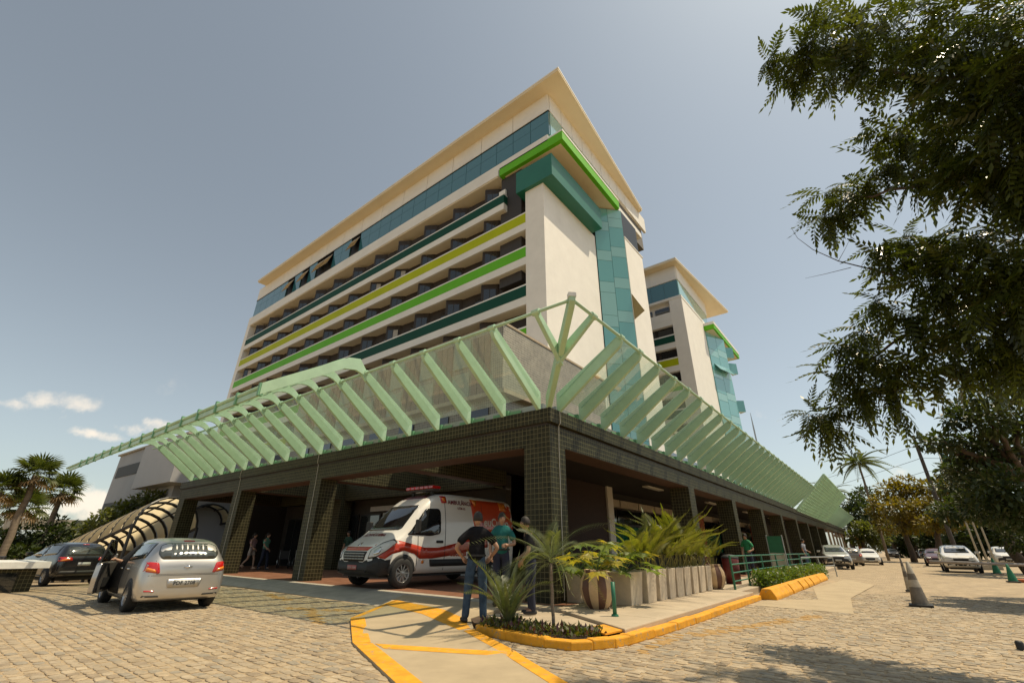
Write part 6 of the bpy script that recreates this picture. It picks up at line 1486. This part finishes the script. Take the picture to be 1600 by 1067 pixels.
pot('large brown and cream striped clay pot nearest the corner', 9.62, 5.22, 1.02); philo('yellowing philodendron in the near striped pot', 9.62, 5.22, .86, 17, .85, .5)
pot('smaller striped clay pot at the far end of the planter row', 16.75, 4.85, .98); areca('areca palm in the far striped pot', 16.75, 4.85, .84, 9, .8)
gp = thing('marker_post', 'short dark green post in front of the near striped pot', 'post', (8.76, 4.42, .2)); MB().tube([(0, 0, 0), (0, 0, .56)], .038, 10).build('post', GREENRAIL, gp, smooth=True); MB().lathe([(.0, .0), (.07, 0), (.06, .03), (0, .03)], 12).build('foot', GREENRAIL, gp)
# hedge, railing, blocks
hg = thing('hedge', 'clipped green hedge behind the yellow concrete blocks', 'hedge', (20, 3.9, 0)); pl = []
for _ in range(9000):
    x = RNG.uniform(18.9, 31.5); y = 3.95-.03*(x-18.9)+RNG.uniform(-.38, .38); z = RNG.uniform(.06, .60+.06*math.sin(x*2.3)); pl.append(((x-20, y-3.9, z), unit()+np.array([0, 0, .4]), 0, RNG.uniform(.09, .17)))
v, f = scatter(LEAFQ, pl); tag(link('foliage', rawmesh('foliage', v, f, leafmat('hedge_leaf', (.05, .09, .015), (.15, .20, .035), .35, .4, 2.0)), hg), kind='stuff')
rl = thing('railing', 'green tubular railing along the edge of the raised pavement', 'railing', (16.8, 4.25, .2))
RP = [(16.8, 4.28), (19.0, 4.32), (22, 4.4), (25, 4.4), (28, 4.35), (31, 4.3), (34, 4.2)]
for (x, y) in RP: MB().tube([(x, y, .1), (x, y, 1.16)], .035, 8).build('post', GREENRAIL, rl, world=True)
for z in (.42, .66, .90, 1.14):
    for a, b in zip(RP[:-1], RP[1:]): MB().tube([(*a, z), (*b, z)], .024, 6).build('bar', GREENRAIL, rl, world=True)
hr = thing('handrail', 'grey steel handrail at the foot of the ramp beyond the hedge', 'handrail', (30, 3.2, 0))
for (p, q) in (((28.6, 3.9), (33.5, 3.0)),):
    A, B = Vector((*p, 0)), Vector((*q, 0))
    for t_ in (0, .5, 1): c = A.lerp(B, t_); MB().tube([c, c+Vector((0, 0, 1.0))], .03, 6).build('post', STEELG, hr, world=True)
    for z in (.55, 1.0): MB().tube([A+Vector((0, 0, z)), B+Vector((0, 0, z))], .03, 6).build('bar', STEELG, hr, world=True)
bb = [(16.3, 19.1), (19.25, 21.3), (21.45, 22.8), (22.95, 24.2), (24.4, 26.6), (26.8, 29.4)]
bn = ['longest yellow concrete block, nearest the kerb end', 'second yellow concrete block in front of the hedge', 'third yellow concrete block in front of the hedge', 'fourth yellow concrete block in front of the hedge', 'fifth yellow concrete block in front of the hedge', 'last yellow concrete block in front of the hedge']
for (a, b), lb_ in zip(bb, bn):
    t = thing('concrete_block', lb_, 'block', ((a+b)/2, 3.3, 0), RNG.uniform(-.015, .015), 'yellow concrete blocks'); mb = MB(); h = .30
    mb.prism([(-.24, 0), (.24, 0), (.24, .10), (.12, h), (-.12, h), (-.24, .10)], -(b-a)/2, (b-a)/2, 'x'); mb.build('block', YEL, t, bevel=.025)
sg = thing('sign_board', 'green and white standing sign board behind the railing', 'sign', (26.8, 4.6, .2)); MB().box(-.04, .04, -.3, .3, .2, 1.0).build('white_panel', pm('faded_cream_panel', (.50, .46, .36), .6), sg); MB().box(-.045, .045, -.31, .31, 1.01, 1.75).build('green_panel', pm('sign_green', (.015, .13, .06), .5), sg)
for s in (-.34, .34): MB().tube([(0, s, 0), (0, s, 1.8)], .03, 6).build('post', STEELG, sg)
bi = thing('waste_bin', 'dark red bin behind the near end of the railing', 'bin', (19.6, 5.0, .2)); MB().lathe([(.0, 0), (.26, 0), (.30, .85), (.26, .88), (.0, .9)], 16).build('barrel', pm('bin_red', (.12, .015, .012), .5), bi, smooth=True); MB().lathe([(.0, .98), (.2, .95), (.31, .88), (.31, .84)], 16).build('lid', BLACKP, bi, smooth=True)
# cones, barrier, flagpoles
def cone(label, x, y, h, c1, c2, base=.24, band=True, tilt=0):
    t = thing('traffic_cone', label, 'cone', (x, y, .02)); MB().box(-base, base, -base, base, 0, .05).build('base', BLACKP, t, bevel=.015)
    def rr(z): return base*.78*(1-z/h*.82)
    MB().lathe([(rr(.05), .05), (rr(h*.42), h*.42)], 18).build('lower_cone', c1, t, smooth=True); MB().lathe([(rr(h*.42), h*.42), (rr(h*.58), h*.58)], 18).build('band', c2, t, smooth=True)
    MB().lathe([(rr(h*.58), h*.58), (rr(h*.72), h*.72)], 18).build('middle_cone', c1, t, smooth=True); MB().lathe([(rr(h*.72), h*.72), (rr(h*.98), h*.98), (.0, h)], 18).build('top_cone', c2 if band else c1, t, smooth=True)
GREYCONE = pm('grimy_cone', (.16, .14, .115), .7, var=.3); PALECONE = pm('grimy_band', (.40, .36, .29), .7, var=.25); GCONE = pm('green_cone', (.015, .16, .08), .6); 
cone('tall grimy grey cone standing in the middle of the street', 17.27, -.14, 1.06, GREYCONE, PALECONE, .25)
cone('pale battered cone just behind the tall grimy one', 23.0, -.02, 1.12, PALECONE, GREYCONE, .14)
cone('green cone beside the flagpole base', 44.8, -4.75, .95, GCONE, GCONE, .28, False); cone('green cone near the right end of the barrier', 33.6, -4.0, .78, GCONE, GCONE, .24, False)
of = thing('orange_base', 'low orange rubber base on the ground near the right green cone', 'base', (34.2, -4.7, 0)); MB().box(-.4, .4, -.7, .5, 0, .14).build('slab', pm('orange_rubber', (.42, .10, .02), .7), of, bevel=.03)
bm_ = at(1452, 877, 39); bm2 = at(1660, 884, 39)
ba = thing('boom_barrier', 'long grey boom barrier arm across the car park entrance at right', 'barrier', (bm2.x, bm2.y, 0)); MB().tube([Vector((0, 0, bm2.z)), Vector((bm_.x-bm2.x, bm_.y-bm2.y, bm_.z))], .075, 8).build('arm', pm('boom_grey', (.30, .27, .25), .5), ba, smooth=True); MB().box(-.2, .2, -.2, .2, 0, 1.15).build('cabinet', ORANGE, ba, bevel=.02)
fb = ground(1538, 890)
FLAG = [pm('flag_teal', (.03, .12, .13), .8), pm('flag_navy', (.02, .04, .09), .8), pm('flag_grey', (.16, .18, .17), .8)]
for k in range(3):
    t = thing('flagpole', ['left flagpole of the three by the car park', 'middle flagpole of the three by the car park', 'right flagpole of the three by the car park'][k], 'flagpole', (fb.x+.4*k, fb.y-.45*k, 0), 0, 'flagpoles')
    MB().tube([(0, 0, 0), (0, 0, 9.6-.3*k)], [.075, .04], 8).build('pole', STEELG, t, smooth=True); MB().box(-.3, .3, -.3, .3, 0, .35).build('plinth', CONC, t)
    mb = MB(); zt_ = 9.4-.3*k; rows_ = [[Vector((.1*math.sin(u*5+w*3), -.05-u*.8+.15*math.sin(w*4), zt_-w*2.6-u*.9)) for u in np.linspace(0, 1, 6)] for w in np.linspace(0, 1, 8)]
    mb.add([p for r_ in rows_ for p in r_], [(i*6+j, i*6+j+1, (i+1)*6+j+1, (i+1)*6+j) for i in range(7) for j in range(5)]); mb.build('flag', FLAG[k], t, smooth=True)
bo = ground(1597, 1016); bp_ = thing('bollard', 'dark stubby bollard at the right margin of the street', 'bollard', (bo.x, bo.y, 0)); MB().lathe([(.05, 0), (.05, .10), (.035, .125), (0, .13)], 12).build('post', BLACKP, bp_, smooth=True)
# ================================================================== metres
bpy.context.view_layer.update()
for o in list(bpy.data.objects):
    if o.parent is None and o.type not in ('CAMERA', 'LIGHT'):
        o.location = o.location*US; o.scale = o.scale*US
